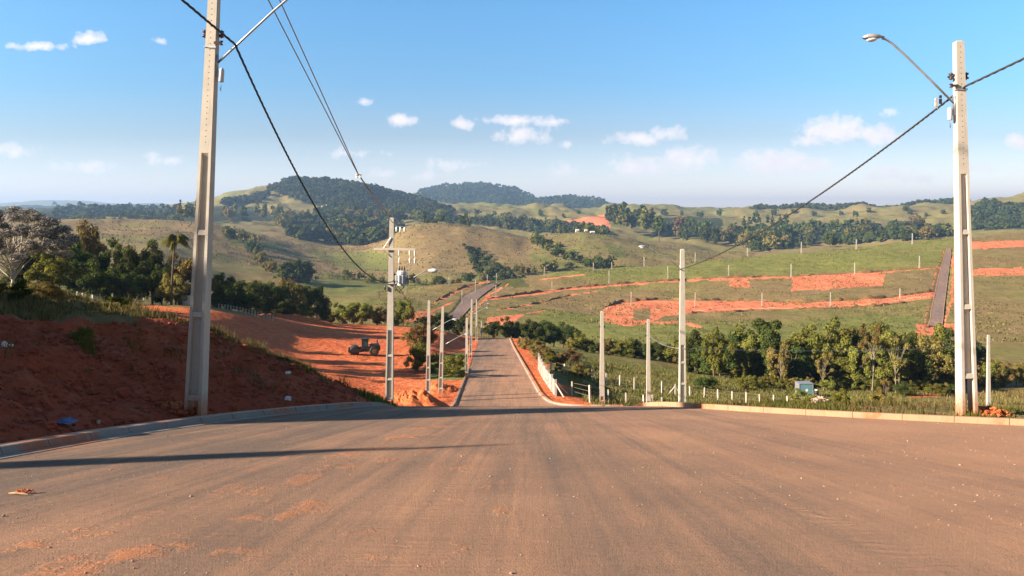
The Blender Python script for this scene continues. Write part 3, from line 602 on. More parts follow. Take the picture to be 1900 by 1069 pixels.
def sweep_kerb(name, pts, side, matn, w=.30, h=.14, y0=-30, gut=.35):
    # resample
    P = [Vector((*p, 0)) for p in pts]; Q = [P[0]]
    for a, b in zip(P[:-1], P[1:]):
        n = max(1, int((b-a).length/.5)); Q += [a.lerp(b, k/n) for k in range(1, n+1)]
    for _ in range(6): Q = [Q[0]] + [(Q[i-1]+Q[i]*2+Q[i+1])/4 for i in range(1, len(Q)-1)] + [Q[-1]]
    V = []; n = len(Q)
    prof = [(-gut, -.12), (-gut, .012), (-.05, .022), (-.0, h*.92), (.035, h), (w, h), (w, -.25)]
    for i, q in enumerate(Q):
        t = (Q[min(i+1, n-1)]-Q[max(i-1, 0)]).normalized(); nrm = Vector((-t.y, t.x, 0))*side
        zc = gb(q.x, q.y) if name else 0
        zc = float(zroad(q.y))+CZ
        for o, z in prof:
            p = q+nrm*o; zz = float(zroad(p.y))+CZ
            V.append((p.x, p.y, zz+z))
    k = len(prof); KRUN = np.repeat(np.arange(n)*.5, len(prof)); fs = [(i*k+j, i*k+j+1, (i+1)*k+j+1, (i+1)*k+j) for i in range(n-1) for j in range(k-1)]
    fs += [tuple(range(k)), tuple((n-1)*k+j for j in range(k))]
    mb = MB(); mb.add(V, fs)
    for q, f in enumerate(mb.f):
        if len(f) == 4 and f[1]-f[0] == 1 and f[0] % k < 3: mb.m[q] = 1
    o = mb.build(name, [matn, M['gutter']]); at = o.data.attributes.new('run', 'FLOAT', 'POINT'); at.data.foreach_set('value', KRUN.astype(np.float32)); tag(o, kind='structure'); return o
sweep_kerb('kerb', KL[:11]+[(-4.4,45),(-4.45,58)], 1, M['kerbL'])
sweep_kerb('kerb', [(-4.45,58),(-5.0,80),(-5.3,92)], 1, M['kerbR'], .2, .12, gut=.1)
sweep_kerb('kerb', KR[1:12], 1, M['kerbR'])
sweep_kerb('kerb', KR2[1:], -1, M['kerbO'], .25, .14, gut=.15)
# ------------------------------------------------------------------ concrete poles
def pole_shaft(H, wb, wt, db, dt, hollow=.64, bars=(.11,.29,.49), holes=True, detail_=True):
    """double-T concrete pole, front towards -y, local origin at the ground"""
    mb = MB(); Hh = H*hollow; sink = .8
    W = lambda z: wb+(wt-wb)*max(z, -.8)/H
    D = lambda z: db+(dt-db)*max(z, -.8)/H
    def prism(z0, z1, xa0, xb0, ya0, yb0, xa1, xb1, ya1, yb1, m=0):
        vs = [(xa0,ya0,z0),(xb0,ya0,z0),(xb0,yb0,z0),(xa0,yb0,z0),(xa1,ya1,z1),(xb1,ya1,z1),(xb1,yb1,z1),(xa1,yb1,z1)]
        mb.add(vs, [(3,2,1,0),(4,5,6,7),(0,1,5,4),(1,2,6,5),(2,3,7,6),(3,0,4,7)], m)
    t = wb*.2
    for s in (-1, 1):
        z0, z1 = -sink, Hh; a0, b0 = s*W(z0)/2, s*(W(z0)/2-t); a1, b1 = s*W(z1)/2, s*(W(z1)/2-t*.75)
        if s > 0: a0, b0, a1, b1 = b0, a0, b1, a1
        prism(z0, z1, a0, b0, -D(z0)/2, D(z0)/2, a1, b1, -D(z1)/2, D(z1)/2)
    zw = bars[0]*H
    prism(zw, Hh, -(W(zw)/2-t*.98), W(zw)/2-t*.98, -D(zw)*.14, D(zw)*.14, -(W(Hh)/2-t*.73), W(Hh)/2-t*.73, -D(Hh)*.14, D(Hh)*.14)
    for f in bars:
        z = f*H; w = W(z)/2-t*.85; dd = D(z)/2*.96
        prism(z-.05, z+.07, -w, w, -dd, dd, -w, w, -dd*.9, dd*.9)
    prism(Hh, H, -W(Hh)/2, W(Hh)/2, -D(Hh)/2, D(Hh)/2, -W(H)/2, W(H)/2, -D(H)/2, D(H)/2)
    # sloped shoulder where the hollow begins
    prism(Hh-.10, Hh, -(W(Hh)/2-t*.8), W(Hh)/2-t*.8, -D(Hh)*.16, D(Hh)*.16, -(W(Hh)/2-t*.8), W(Hh)/2-t*.8, -D(Hh)/2*.97, D(Hh)/2*.97)
    prism(H, H+.03, -W(H)/2*.8, W(H)/2*.8, -D(H)/2*.8, D(H)/2*.8, -W(H)/2*.5, W(H)/2*.5, -D(H)/2*.5, D(H)/2*.5)
    if holes:
        z = Hh+.25
        while z < H-.1:
            y = -D(z)/2; r = .014
            mb.add([(r*math.cos(a*math.pi/3), y-.002, z+r*math.sin(a*math.pi/3)) for a in range(6)], [tuple(range(6))], 1)
            z += .135
    return mb
def plain_shaft(H, wb, wt):
    mb = MB()
    for s in (-1, 1):
        mb.add([(s*wb/2,-wb*.35,-.5),(s*wb*.22,-wb*.35,-.5),(s*wb*.22,wb*.35,-.5),(s*wb/2,wb*.35,-.5),(s*wt/2,-wt*.35,H*.6),(s*wt*.3,-wt*.35,H*.6),(s*wt*.3,wt*.35,H*.6),(s*wt/2,wt*.35,H*.6)],
               [(3,2,1,0),(4,5,6,7),(0,1,5,4),(1,2,6,5),(2,3,7,6),(3,0,4,7)])
    mb.box((0, 0, H*.3), (wb*.45, wb*.2, H*.6)); mb.box((0, 0, H*.8), (wt*1.05, wt*.75, H*.4), taper=.85)
    return mb
def spool(mb, c, r=.045, h=.13):
    mb.lathe([(r*.7,-h/2),(r,-h/2),(r,-h*.25),(r*.45,-h*.12),(r*.45,h*.12),(r,h*.25),(r,h/2),(r*.7,h/2)], c, 10)
def lamp_arm(root, z, side, run, rise, scale=1., head=.5):
    a = MB(); r = .024*scale+.004
    x0 = side*.16
    a.tube([(x0,0,z),(x0+side*run*.33,0,z+rise*.36),(x0+side*run*.66,0,z+rise*.72),(x0+side*run*.86,0,z+rise*.92),(x0+side*run*.93,0,z+rise*.975),(x0+side*run,0,z+rise)], r, 8)
    a.box((side*.13, 0, z), (.05, .10, .34))
    arm = a.build('lamp_arm', M['galv'], root, True)
    h = MB(); c = Vector((x0+side*(run+head*.5), 0, z+rise+.03)); n = 10; rings = []
    for i, (t, wy, hz) in enumerate([(-.62,.035,.03),(-.45,.05,.045),(-.3,.11,.075),(0,.15,.10),(.25,.135,.09),(.45,.07,.05),(.5,.01,.01)]):
        rings += [c+Vector((side*t*head, math.cos(k*2*math.pi/n)*wy, max(-.35*hz, math.sin(k*2*math.pi/n)*hz))) for k in range(n)]
    fs = [(i*n+k, i*n+(k+1) % n, (i+1)*n+(k+1) % n, (i+1)*n+k) for i in range(6) for k in range(n)]
    h.add(rings, fs); h.add(rings[:n], [tuple(range(n))]); hd = h.build('lamp_head', M['lampbody'], arm, True)
    g = MB(); g.lathe([(.06,-.03),(.12,-.0),(.135,.02),(.13,.03)], (c.x+side*.03*head, c.y, c.z-.075), 12); g.build('lamp_lens', M['lampglass'], hd, True)
    return arm
def pole(label, u, Y, vbase, vtop, wb=.42, wt=.2, db=.30, dt=.16, hollow=.64, bars=(.11,.29,.49), lean=0., arm=None, ins=None, cat='utility pole', group='concrete utility poles', x=None, zoff=0, rz=0, name='utility_pole'):
    x = (u-U0)/F*Y if x is None else x; z = gb(x, Y)+zoff
    H = CZ+(HZ-vtop)*Y/F-z
    root = empty(name, (x, Y, z), label, cat, group); root.rotation_euler = (0, lean, rz)
    pole_shaft(H, wb, wt, db, dt, hollow, bars, holes=Y < 30).build('shaft', [M['conc'], M['hole']], root)
    if ins:
        for zi in ins:
            zi = H*zi; w = wb+(wt-wb)*zi/H
            b = MB(); b.box((0, .105, zi), (w+.24, .03, .045)); b.build('bracket', M['machdark'], root)
            for s in (-1, 1):
                i_ = MB(); spool(i_, (s*(w/2+.085), .02, zi), .055, .15); i_.tube([(s*(w/2+.085), .02, zi-.10), (s*(w/2+.085), .02, zi+.10)], .012, 6); i_.build('insulator', M['brownins'], root, True)
    if arm: lamp_arm(root, H*arm[0], arm[1], arm[2], arm[3], arm[4] if len(arm) > 4 else 1.)
    return root, H
PL, HL = pole('tall concrete pole on the left kerb, its front hollow bays half in shade', 367, 17.3, 775, -12, .42, .22, .30, .17, .624, (.05,.245,.437), math.radians(2.7), (.838, 1, 1.95, 1.72), (.905,), x=-7.42, rz=math.radians(-5))
PR, HR = pole('tall sunlit concrete pole on the right kerb with a lamp reaching left', 1794, 18.8, 770, 78, .40, .20, .30, .16, .647, (.108,.292,.491), math.radians(-1.3), (.838, -1, 1.78, 1.68), (.909,))
for root, H, sd in ((PL, HL, 1), (PR, HR, -1)):
    w = .25
    b = MB(); b.box((sd*.17, 0, H*.812), (.06, .07, .15)); bx_ = b.build('fuse_bracket', M['galv'], root)
    c = MB(); c.lathe([(.045,-.16),(.058,-.14),(.058,.12),(.03,.17)], (sd*.27, -.02, H*.808), 10); c.build('photocell_box', M['trans'], root, True)
    c = MB(); c.tube([(sd*.27,-.02,H*.80-.15),(sd*.26,0,H*.80-.28),(sd*.22,.02,H*.80-.20)], .006, 5); c.build('cable_tail', M['cable'], root)
    c = MB(); c.box((sd*.17, -.10, H*.882), (.14, .05, .06)); spool(c, (sd*.27, -.10, H*.882), .04, .10); c.build('cable_clamp', M['brownins'], root)
    c = MB(); c.tube([(-.135, -.11, H*.872), (.135, -.11, H*.868)], .008, 5); c.box((0, -.105, H*.872), (.29, .012, .03)); c.build('steel_strap', M['galv'], root)
PT, HT = pole('concrete pole with crossarm and grey transformer, left of the dipping road', 722, 42, 748, 405, .46, .24, .34, .2, .43, (.08,.18,.30), math.radians(.8), None, None)
def on_pole():
    H = HT; k = 42/F
    zc = H-(462-405)*k
    c = MB(); c.box((.22+.0, -.19, zc), (2.35, .09, .11)); ca = c.build('crossarm', M['conc2'], PT)
    c = MB(); c.tube([(-.42,-.17,zc+.05),(-.03,-.14,zc+.65)], .02, 6); c.tube([(-.42,-.17,zc-.05),(-.03,-.14,zc-.45)], .018, 6); c.build('arm_brace', M['galv'], PT)
    for q in (.47, 1.07, 1.36):
        i_ = MB(); i_.lathe([(.02,.0),(.06,-.05),(.035,-.1),(.06,-.15),(.03,-.2),(.055,-.27),(.02,-.33)], (q,-.19,zc-.05), 8); i_.build('insulator', M['porcelain'], ca, True)
        j = MB(); j.lathe([(.02,.0),(.055,-.05),(.05,-.26),(.02,-.34)], (q+.02,-.24,zc-.48), 8); j.tube([(q,-.19,zc-.36),(q+.02,-.24,zc-.5)], .012, 5); j.build('fuse_cutout', M['porcelain'], ca, True)
        w = MB(); w.tube([(q+.02,-.24,zc-.82),(q*.8,-.2,zc-1.3),(q*.6+.1,-.1,zc-1.9)], .009, 5); w.build('jumper_wire', M['wire'], ca)
    zb = H-(424-405)*k
    c = MB(); c.box((.48,-.05,zb+.12), (.75,.04,.04)); c.box((.6,-.05,zb+.32), (.42,.03,.03)); br = c.build('top_bracket', M['galv'], PT)
    for q in (.28,.5,.74):
        i_ = MB(); i_.lathe([(.02,.1),(.055,.05),(.055,-.12),(.045,-.16),(.02,-.2)], (q,-.05,zb), 8); i_.build('insulator', M['porcelain'], br, True)
    zt = H-(516-405)*k
    t = MB(); t.lathe([(.05,.50),(.2,.48),(.27,.42),(.29,.3),(.27,.28),(.27,-.30),(.25,-.36),(.1,-.38)], (.62,-.08,zt-.05), 16)
    for a in range(10): t.box((.62+.31*math.cos(a*.63), -.08+.31*math.sin(a*.63), zt-.05), (.09,.02,.5), rot=Matrix.Rotation(a*.63, 3, 'Z'))
    tr = t.build('transformer', M['trans'], PT, False)
    for q in (.48,.62,.76):
        i_ = MB(); i_.lathe([(.03,0),(.05,.06),(.03,.1),(.05,.15),(.02,.28)], (q,-.08,zt+.42), 8); i_.build('bushing', M['brownins'], tr, True)
    for bxx in (((.27,0,zt-.2), (.3,.14,.1)), ((.27,0,zt+.2), (.3,.14,.08)), ((.1,-.19,zt-.35), (.5,.05,.06))):
        c = MB(); c.box(*bxx); c.build('transformer_mount', M['machdark'], PT)
    c = MB(); c.tube([(.2,-.2,zt-.4),(.5,-.3,zt-.75),(.75,-.2,zt-.5),(.9,-.1,zt-.05),(1.5,-.1,zt+.1)], .03, 6); c.tube([(.15,-.2,zt-.1),(.35,-.35,zt-.6),(.6,-.2,zt-.85)], .025, 6); c.build('cable_bundle', M['cable'], PT, True)
    c = MB(); c.lathe([(.03,-.12),(.05,-.1),(.05,.1),(.02,.14)], (-.30,-.2,zt-.55), 8); c.build('insulator', M['brownins'], PT, True)
    a = MB(); a.tube([(.2,-.05,zt-.25),(.9,-.1,zt-.05),(1.2,-.12,zt-.02),(1.5,-.12,zt+.18),(1.9,-.12,zt+.42),(2.15,-.12,zt+.47)], .03, 6); arm = a.build('lamp_arm', M['galv'], PT, True)
    h = MB(); h.lathe([(.02,-.28),(.06,-.22),(.10,-.05),(.12,.1),(.07,.26),(.02,.3)], (2.38,-.12,zt+.47), 10, rot=Matrix.Rotation(math.radians(90), 3, 'Y')); h.build('lamp_head', M['lampglass'], arm, True)
on_pole()
lane = 'concrete poles along the lower road'
P1, H1 = pole('slender open-web concrete pole left of the lower road, nearer of the leaning-in pair', 794, 60, 742, 558, .40, .2, .26, .14, .46, (.1,.22,.34), math.radians(.6), (.70, 1, 1.75, .95, .8), None, group=lane)
P2, H2 = pole('slender open-web concrete pole with lamp, right one of the pair beside the dirt mound', 817, 63, 740, 570, .40, .2, .26, .14, .50, (.1,.22,.38), math.radians(1.6), (.58, 1, 1.75, .95, .8), None, group=lane)
P3, H3 = pole('short grey concrete pole standing where the pad meets the lower road', 866, 80, 705, 590, .36, .22, .26, .14, .4, (.1,.25), 0, None, None, group=lane)
P4, H4 = pole('concrete pole at the left kerb halfway down the lower road', 873, 108, 662, 556, .42, .22, .26, .14, .4, (.1,.25), math.radians(1.2), (.75, 1, 1.9, 1.0, .9), None, group=lane)
P5, H5 = pole('concrete pole near the far end of the lower road, left of the kerb', 884, 150, 640, 556, .42, .24, .26, .14, .4, (.1,.25), 0, (.80, 1, 2.0, 1.0, 1.), None, group=lane)
P6, H6 = pole('farthest low concrete pole where the lower road drops out of sight', 893, 176, 628, 596, .36, .22, .26, .14, .4, (.1,.25), 0, (.6, 1, 1.4, .8, 1.), None, group=lane)
rg = 'concrete poles beyond the right kerb'
P7, H7 = pole('grey concrete pole with an open hollow foot and a lamp high on its left', 1266, 44, 752, 463, .44, .23, .30, .16, .44, (.09,.21,.335), 0, (.895, -1, 1.95, 1.2, .9), (.82,), group=rg)
P8, H8 = pole('pale bare concrete pole, nearest to the white wall by the lower road', 1117, 60, 755, 578, .40, .24, .28, .16, .10, (.05,), 0, None, (.84,), group=rg)
P9, H9 = pole('pale bare concrete pole between its taller neighbours on the right verge', 1203, 66, 752, 593, .38, .22, .28, .16, .10, (.05,), 0, None, None, group=rg)
P10, H10 = pole('thin pale pole in the dry field right of the tall sunlit pole', 1834, 78, 762, 622, .42, .22, .28, .16, .10, (.05,), 0, None, None, group=rg)
HP = [(882,519,543),(904,510,527),(921,508,527),(920,530,553),(1010,495,515),(1024,522,541),(1101,487,503),(1130,503,528),(1171,542,569),(1195,477,495),(1239,494,519),(1290,469,487),(1290,543,570),
 (1352,493,514),(1387,460,477),(1414,544,569),(1468,490,516),(1487,449,471),(1541,543,570),(1586,489,511),(1589,445,464),(1670,536,555),(1693,434,455),(1706,476,500),(857,538,566),(833,514,530),(752,520,549),(1135,487,500)]
ORD = 'first second third fourth fifth sixth seventh eighth ninth tenth eleventh twelfth thirteenth fourteenth fifteenth sixteenth seventeenth eighteenth nineteenth twentieth'.split()
TENS = ['', '', 'twenty', 'thirty', 'forty', 'fifty', 'sixty', 'seventy', 'eighty', 'ninety']
def ordinal(i):
    if i < 20: return ORD[i]
    t, r = divmod(i+1, 10)
    if t >= 10: return 'hundred-and-'+ordinal(i-100) if i >= 100 else 'hundredth'
    return (TENS[t][:-1]+'ieth') if r == 0 else TENS[t]+'-'+ORD[r-1]
hp_mesh = plain_shaft(8.5, .62, .40).mesh('shaft', M['conc'])
rowname = lambda v: 'uppermost' if v < 500 else ('middle' if v < 530 else 'lowest')
cnt = {}
for (u, t, b) in sorted(HP):
    r = 'row along the crest' if b <= 503 else ('row on the brown terrace' if b < 530 else 'row on the red cutting') 
    if u < 930: r = 'group flanking the far road'
    i = cnt.get(r, 0); cnt[r] = i+1
    x, Y, z = hit(u, b, 235); H = (b-t)*Y/F
    o = tag(link('distant_pole', hp_mesh), 'thin pale distant pole, %s from the left in the %s' % (ordinal(i), r), 'utility pole', 'poles on the far hillside')
    o.location = (x, Y, z); o.scale = (Y/420, Y/420, H/8.5)
# ------------------------------------------------------------------ wires
def cable(label, pts, r, mat_, twist=False, name='overhead_cable', cat='cable', group='overhead lines'):
    P = [Vector(p) for p in pts]; mb = MB()
    if twist:
        L = 0; S_ = []
        for a, b in zip(P[:-1], P[1:]):
            n = max(1, int((b-a).length/.09))
            for k in range(n): S_.append((a.lerp(b, k/n), L+(b-a).length*k/n))
            L += (b-a).length
        S_.append((P[-1], L))
        for ph in (0, 2.09, 4.19):
            mb.tube([p+Vector((math.cos(l*9+ph)*r, 0, math.sin(l*9+ph)*r)) for p, l in S_], r*.9, 5)
    else: mb.tube(P, r, 6)
    return tag(mb.build(name, mat_, None, True), label, cat, group)
def span(a, b, sag, n=28):
    a = Vector(a); b = Vector(b)
    return [a.lerp(b, i/n)-Vector((0, 0, 4*sag*(i/n)*(1-i/n))) for i in range(n+1)]
def W3(u, v, Y): return ((u-U0)/F*Y, Y, CZ+(HZ-v)*Y/F)
A_ = W3(436, 82, 17.1); B_ = W3(733, 521, 41.7)
cable('black twisted cable sagging from the tall left pole down to the transformer pole', span((-9.0,-22,12.3), A_, .35)[:-1]+span(A_, B_, 1.75, 50), .0165, M['cable'], True)
for k, (o, l) in enumerate(((-.16, 'left of two thin aluminium wires descending from overhead to the transformer pole'), (.16, 'right of two thin aluminium wires descending from overhead to the transformer pole'))):
    cable(l, [(-6.9+o*1.8,-20,24.5),(-6.87+o*1.6,5,14.3),(-6.8+o*1.2,14,10.6),(-6.78+o,21,7.75),(-6.8+o*.5,27,5.55),(-6.86+o*.05,33,3.42),(-6.72+o*.3,38,2.05),(-6.6+o*1.2,41.9,1.22+CZ*0)], .022, M['wire'], group='bare aluminium wires')
c = MB(); c.box((-6.86, 33, 3.40), (.22,.06,.10)); spool(c, (-6.94, 33, 3.36), .06, .16); spool(c, (-6.78, 33, 3.36), .06, .16)
tag(c.build('wire_spacer', M['porcelain']), 'small white spacer clamping the two aluminium wires together against the sky', 'spacer')
A2 = (11.43, 18.6, CZ+(HZ-160)*18.6/F); B2 = W3(1262, 500, 43.9)
cable('dark twisted cable sagging from the tall right pole towards the grey pole', span((14.2,4,8.2), A2, .1)[:-1]+span(A2, B2, .62, 50), .017, M['cable'], True)
for q, nm in ((1737, 'left'), (1745, 'right')):
    p = W3(q, 186 if q < 1740 else 181, 19.2)
    m_ = MB(); m_.box((p[0], p[1], p[2]+.02), (.05,.05,.07)); m_.box((p[0], p[1], p[2]-.10), (.06,.04,.13)); m_.tube([(p[0],p[1],p[2]-.14),(p[0]+.04,p[1],p[2]-.22)], .008, 5)
    tag(m_.build('cable_connector', M['stone'] if q < 1740 else M['machdark']), '%s of two small tap connectors clipped on the cable left of the right pole' % nm, 'connector', 'tap connectors on the right cable')
def pt_on(P, H, f, dx=.0): return (P.location.x+dx, P.location.y-.2, P.location.z+H*f)
cable('thin dark cable from the transformer pole to the pair of slender poles', span(B_, pt_on(P1, H1, .78), .3)[:-1]+span(pt_on(P1, H1, .78), pt_on(P2, H2, .74), .1), .016, M['cable'])
cable('thin cable running on down the lower road from pole to pole', span(pt_on(P2, H2, .74), pt_on(P4, H4, .8), 1.)[:-1]+span(pt_on(P4, H4, .8), pt_on(P5, H5, .8), 1.)[:-1]+span(pt_on(P5, H5, .8), pt_on(P6, H6, .8), .4), .016, M['cable'])
cable('thin cable strung between the two pale bare poles and the grey pole', span(pt_on(P8, H8, .84), pt_on(P9, H9, .83), .3)[:-1]+span(pt_on(P9, H9, .83), pt_on(P7, H7, .42), .3), .012, M['wire'])
cable('thin pale cable crossing low before the wood to the thin field pole', span(pt_on(P7, H7, .42), pt_on(P10, H10, .9), .4), .014, M['wire'])

# ------------------------------------------------------------------ fences
def fence(label, posts, wires=3, group='post and wire fences', tmpl=.14, ymin=50, ymax=200, braces=()):
    pts = []
    for (u, vt, vb) in posts:
        x, Y, z = hit(u, vb, ymin, ymax); pts.append((x, Y, z, max(.7, (vb-vt)*Y/F)))
    x0, y0, z0, _ = pts[0]; root = empty('wire_fence', (x0, y0, z0), label, 'fence', group)
    me = None; rnd = random.Random(int(posts[0][0]))
    mb = MB(); mb.box((0, 0, .35), (tmpl, tmpl, 1.3), taper=.9); mb.box((0, .0, 1.0), (tmpl*.92, tmpl*.92, .06), taper=.6); me = mb.mesh('fence_post', M['conc2'])
    for (x, y, z, h) in pts:
        o = link('fence_post', me, root); o.location = (x-x0, y-y0, z-z0); o.scale = (1, 1, h/1.02); o.rotation_euler = (rnd.uniform(-.04,.04), rnd.uniform(-.04,.04), rnd.uniform(0,1.5))
    for k in range(wires):
        f = .92-k*.28; w = MB(); w.tube([(x-x0, y-y0, z-z0+h*f) for x, y, z, h in pts], .012, 4); w.build('barbed_wire', M['barb'], root)
    for (u, vt, vb, du) in braces:
        x, Y, z = hit(u, vb, ymin, ymax); h = (vb-vt)*Y/F; b = MB(); b.tube([(x-x0, Y-y0, z-z0+h*.85), (x-x0+du*Y/F, Y-y0, z-z0+.05)], .06, 5); b.build('brace', M['conc2'], root)
    return root
fence('short row of white posts and wire beside the crest, between white wall and grey pole', [(1061,708,735),(1095,715,748),(1129,723,746),(1161,729,749),(1194,733,751),(1211,733,752),(1228,737,752)], 3)
fence('long row of white concrete posts and wire across the right-hand field', [(1022,671,688),(1047,676,694),(1073,684,701),(1099,688,708),(1125,693,714),(1150,697,718),(1177,701,723),(1203,705,727),(1228,709,731),(1253,714,735),(1280,717,737),(1307,720,740),(1332,723,743),(1358,726,745),(1384,728,748),(1410,732,751),(1435,733,752),(1461,735,752)], 3, braces=[(1253,714,735,-15),(1253,714,735,12)])
fence('grey posts and wire under the dark trees left of the palm', [(143,549,561),(154,549,561),(172,547,560),(185,545,559),(197,544,558),(209,543,557),(222,542,557),(233,542,556),(245,541,556),(256,540,555),(266,540,555),(275,541,555),(284,541,554),(294,541,554),(310,541,553),(319,541,553),(326,542,553)], 2, tmpl=.16, ymin=80)
fence('close-set pale posts on top of the red cutting behind the left pole', [(406+5.6*i, 559+1.52*i, 567+1.6*i) for i in range(19)], 2, tmpl=.10, ymin=80)
x, Y, z = hit(1640, 752, 17.9, 150); 
# ------------------------------------------------------------------ precast wall beside the lower road
def precast_wall():
    n = 7; ys = np.linspace(63.5, 90, n+1); xs = np.interp(ys, [63.5, 70, 80, 90], [3.75, 3.55, 3.3, 3.25]); root = empty('precast_wall', (xs[0], ys[0], gb(xs[0], ys[0])), 'short stepped wall of white precast panels beside the lower road', 'wall')
    x0, y0, z0 = root.location; rnd = random.Random(4)
    for i in range(n+1):
        h = 1.42+.08*i; p = MB(); p.box((xs[i]-x0, ys[i]-y0, gb(xs[i], ys[i])-z0+h/2-.1), (.2,.2,h+.35)); p.build('post', M['gutter2'], root)
        if i < n:
            for k in range(3):
                hh = h*.30; xa, ya, xb, yb = xs[i]-x0, ys[i]-y0, xs[i+1]-x0, ys[i+1]-y0
                za = min(gb(xs[i], ys[i]), gb(xs[i+1], ys[i+1])+ .55)-z0; zb = gb(xs[i+1], ys[i+1])-z0
                p = MB(); L = Vector((xb-xa, yb-ya, 0)); d = L.normalized(); nrm = Vector((-d.y, d.x, 0))*.03
                b0 = Vector((xa, ya, za+k*(hh+.02)))+d*.08; b1 = Vector((xb, yb, zb+k*(hh+.02)))-d*.08; t = rnd.uniform(-.09,.09)
                vs = [b0-nrm, b1-nrm, b1+nrm, b0+nrm]; vs += [v+Vector((nrm.x*t*30, nrm.y*t*30, hh)) for v in vs]
                p.add(vs, [(3,2,1,0),(4,5,6,7),(0,1,5,4),(1,2,6,5),(2,3,7,6),(3,0,4,7)]); p.build('panel', M['gutter2'], root)
    b = MB(); b.tube([(0,-.05,1.15),(.75,-.75,0.1-.16*.75)], .07, 6); b.tube([(.05,.2,1.1),(1.2,1.2,-.1)], .06, 6); b.build('brace', M['conc2'], root)
precast_wall()
# ------------------------------------------------------------------ road roller on the earth pad
def roller():
    x, Y, z = hit(676, 659, 70, 170); R_ = empty('road_roller', (x, Y, z), 'dark soil roller with teal-glazed cab parked on the red earth pad', 'road roller')
    k = Y/112.; R_.scale = (k, k, k); R_.rotation_euler = (0, 0, math.radians(12))
    d = MB(); d.lathe([(.5,-.95),(.72,-.95),(.74,-.9),(.74,.9),(.72,.95),(.5,.95)], (-1.45,0,.74), 24, rot=Matrix.Rotation(math.pi/2, 3, 'X')); d.build('drum', M['machdark'], R_, True)
    f = MB(); 
    for s in (-1, 1): f.box((-1.35, s*1.06, .85), (1.9, .12, .42))
    f.box((-2.32, 0, .85), (.14, 2.2, .42)); f.box((-.42, 0, .85), (.25, 2.2, .5)); f.box((-.1,0,.75), (.6,.6,.3)); f.build('drum_frame', M['machdark'], R_)
    b = MB(); b.box((.35,0,.85), (1.3,1.5,.5)); b.box((1.5,0,1.15), (1.5,1.25,.75)); b.box((1.55,0,1.58), (1.3,1.1,.12), taper=.85); b.box((2.3,0,1.0), (.12,1.1,.6)); b.build('engine_hood', M['machdark'], R_)
    g = MB(); 
    for i in range(5): g.box((1.1+i*.2, -.63, 1.15), (.1,.02,.4))
    g.build('hood_grille', M['machdark'], R_)
    c = MB(); 
    for sx_ in (-.35, .55):
        for sy_ in (-.55,.55): c.box((.0+sx_, sy_, 1.75), (.09,.09,1.35))
    c.box((.1,0,2.48), (1.25,1.4,.12)); c.box((.1,0,1.15), (1.05,1.25,.14)); cab = c.build('cab', M['machdark'], R_)
    for sy_ in (-.56,.56):
        w = MB(); w.box((.1, sy_, 1.85), (.78,.02,1.0)); w.build('cab_window', M['glassd'], cab)
    for sx_ in (-.36,.56):
        w = MB(); w.box((sx_, 0, 1.85), (.02,.98,1.0)); w.build('cab_window', M['glassd'], cab)
    s = MB(); s.box((.15,0,1.4), (.45,.45,.12)); s.box((.38,0,1.68), (.1,.45,.5)); s.build('seat', M['dark'], cab)
    for sy_ in (-.85,.85):
        t = MB(); t.lathe([(.35,-.25),(.62,-.25),(.70,-.18),(.70,.18),(.62,.25),(.35,.25)], (1.45,sy_,.70), 20, rot=Matrix.Rotation(math.pi/2, 3, 'X'))
        for a in range(18): 
            an = a*math.pi/9; t.box((1.45+.71*math.cos(an), sy_, .70+.71*math.sin(an)), (.05,.44,.09), rot=Matrix.Rotation(-an, 3, 'Y'))
        ty = t.build('tyre', M['dark'], R_)
        r = MB(); r.lathe([(.12,-.27),(.34,-.26),(.34,.26),(.12,.27)], (1.45,sy_,.70), 14, rot=Matrix.Rotation(math.pi/2, 3, 'X')); r.build('rim', M['yellow'], ty)
    e = MB(); e.tube([(1.95,.3,1.55),(1.95,.3,2.2),(2.02,.3,2.32)], .05, 8); e.lathe([(.05,-.16),(.10,-.12),(.10,.12),(.05,.16)], (1.95,.3,1.95), 10); e.build('exhaust_stack', M['machdark'], R_)
    l = MB(); l.box((2.25,-.4,1.75), (.08,.14,.12)); l.build('headlight', M['white'], R_)
roller()
# ------------------------------------------------------------------ blue tank, barrel, rubble
def tank():
    x, Y, z = hit(1492, 738, 80, 160); k = Y/F
    R_ = empty('site_cabinet', (x, Y, z), 'blue-grey metal site box with a white spot, before the wood', 'site box'); w, h = 25*k, 26*k
    b = MB(); b.box((0,0,h/2+.12), (w, w*.8, h)); body = b.build('body', M['tankblue'], R_)
    f = MB()
    for s in (-1,1): f.box((s*(w/2+.005), -.0, h/2+.12), (.07, w*.84, h+.05))
    f.box((0,0,h+.16), (w+.1, w*.86, .08)); f.box((0,-w*.4,h*.16), (w,.05,.06)); f.build('frame', M['galv'], R_)
    s = MB(); s.lathe([(.16,-.01),(.20,0),(.20,.02),(.1,.03)], (.1,-w*.4-.01,h*.62), 14, rot=Matrix.Rotation(math.pi/2, 3, 'X')); s.build('vent_cover', M['white'], R_)
    l = MB()
    for s_ in (-.4,.4): l.box((s_*w, 0, .06), (.12, w*.7, .16))
    l.build('skid', M['machdark'], R_)
    x, Y, z = hit(1515, 737, 80, 160); B = empty('oil_drum', (x, Y, z), 'small half-white half-dark drum standing right of the blue-grey box', 'drum')
    b = MB(); b.lathe([(.28,0),(.3,.02),(.29,.3),(.31,.32),(.29,.34),(.29,.62),(.31,.64),(.29,.66),(.3,.95),(.27,.97)], (0,0,0), 16); b.build('body', M['machdark'], B, True)
    b = MB(); b.lathe([(.2,.97),(.26,.975),(.26,1.05),(.1,1.1)], (0,0,0), 12); b.build('lid', M['white'], B, True)
tank()
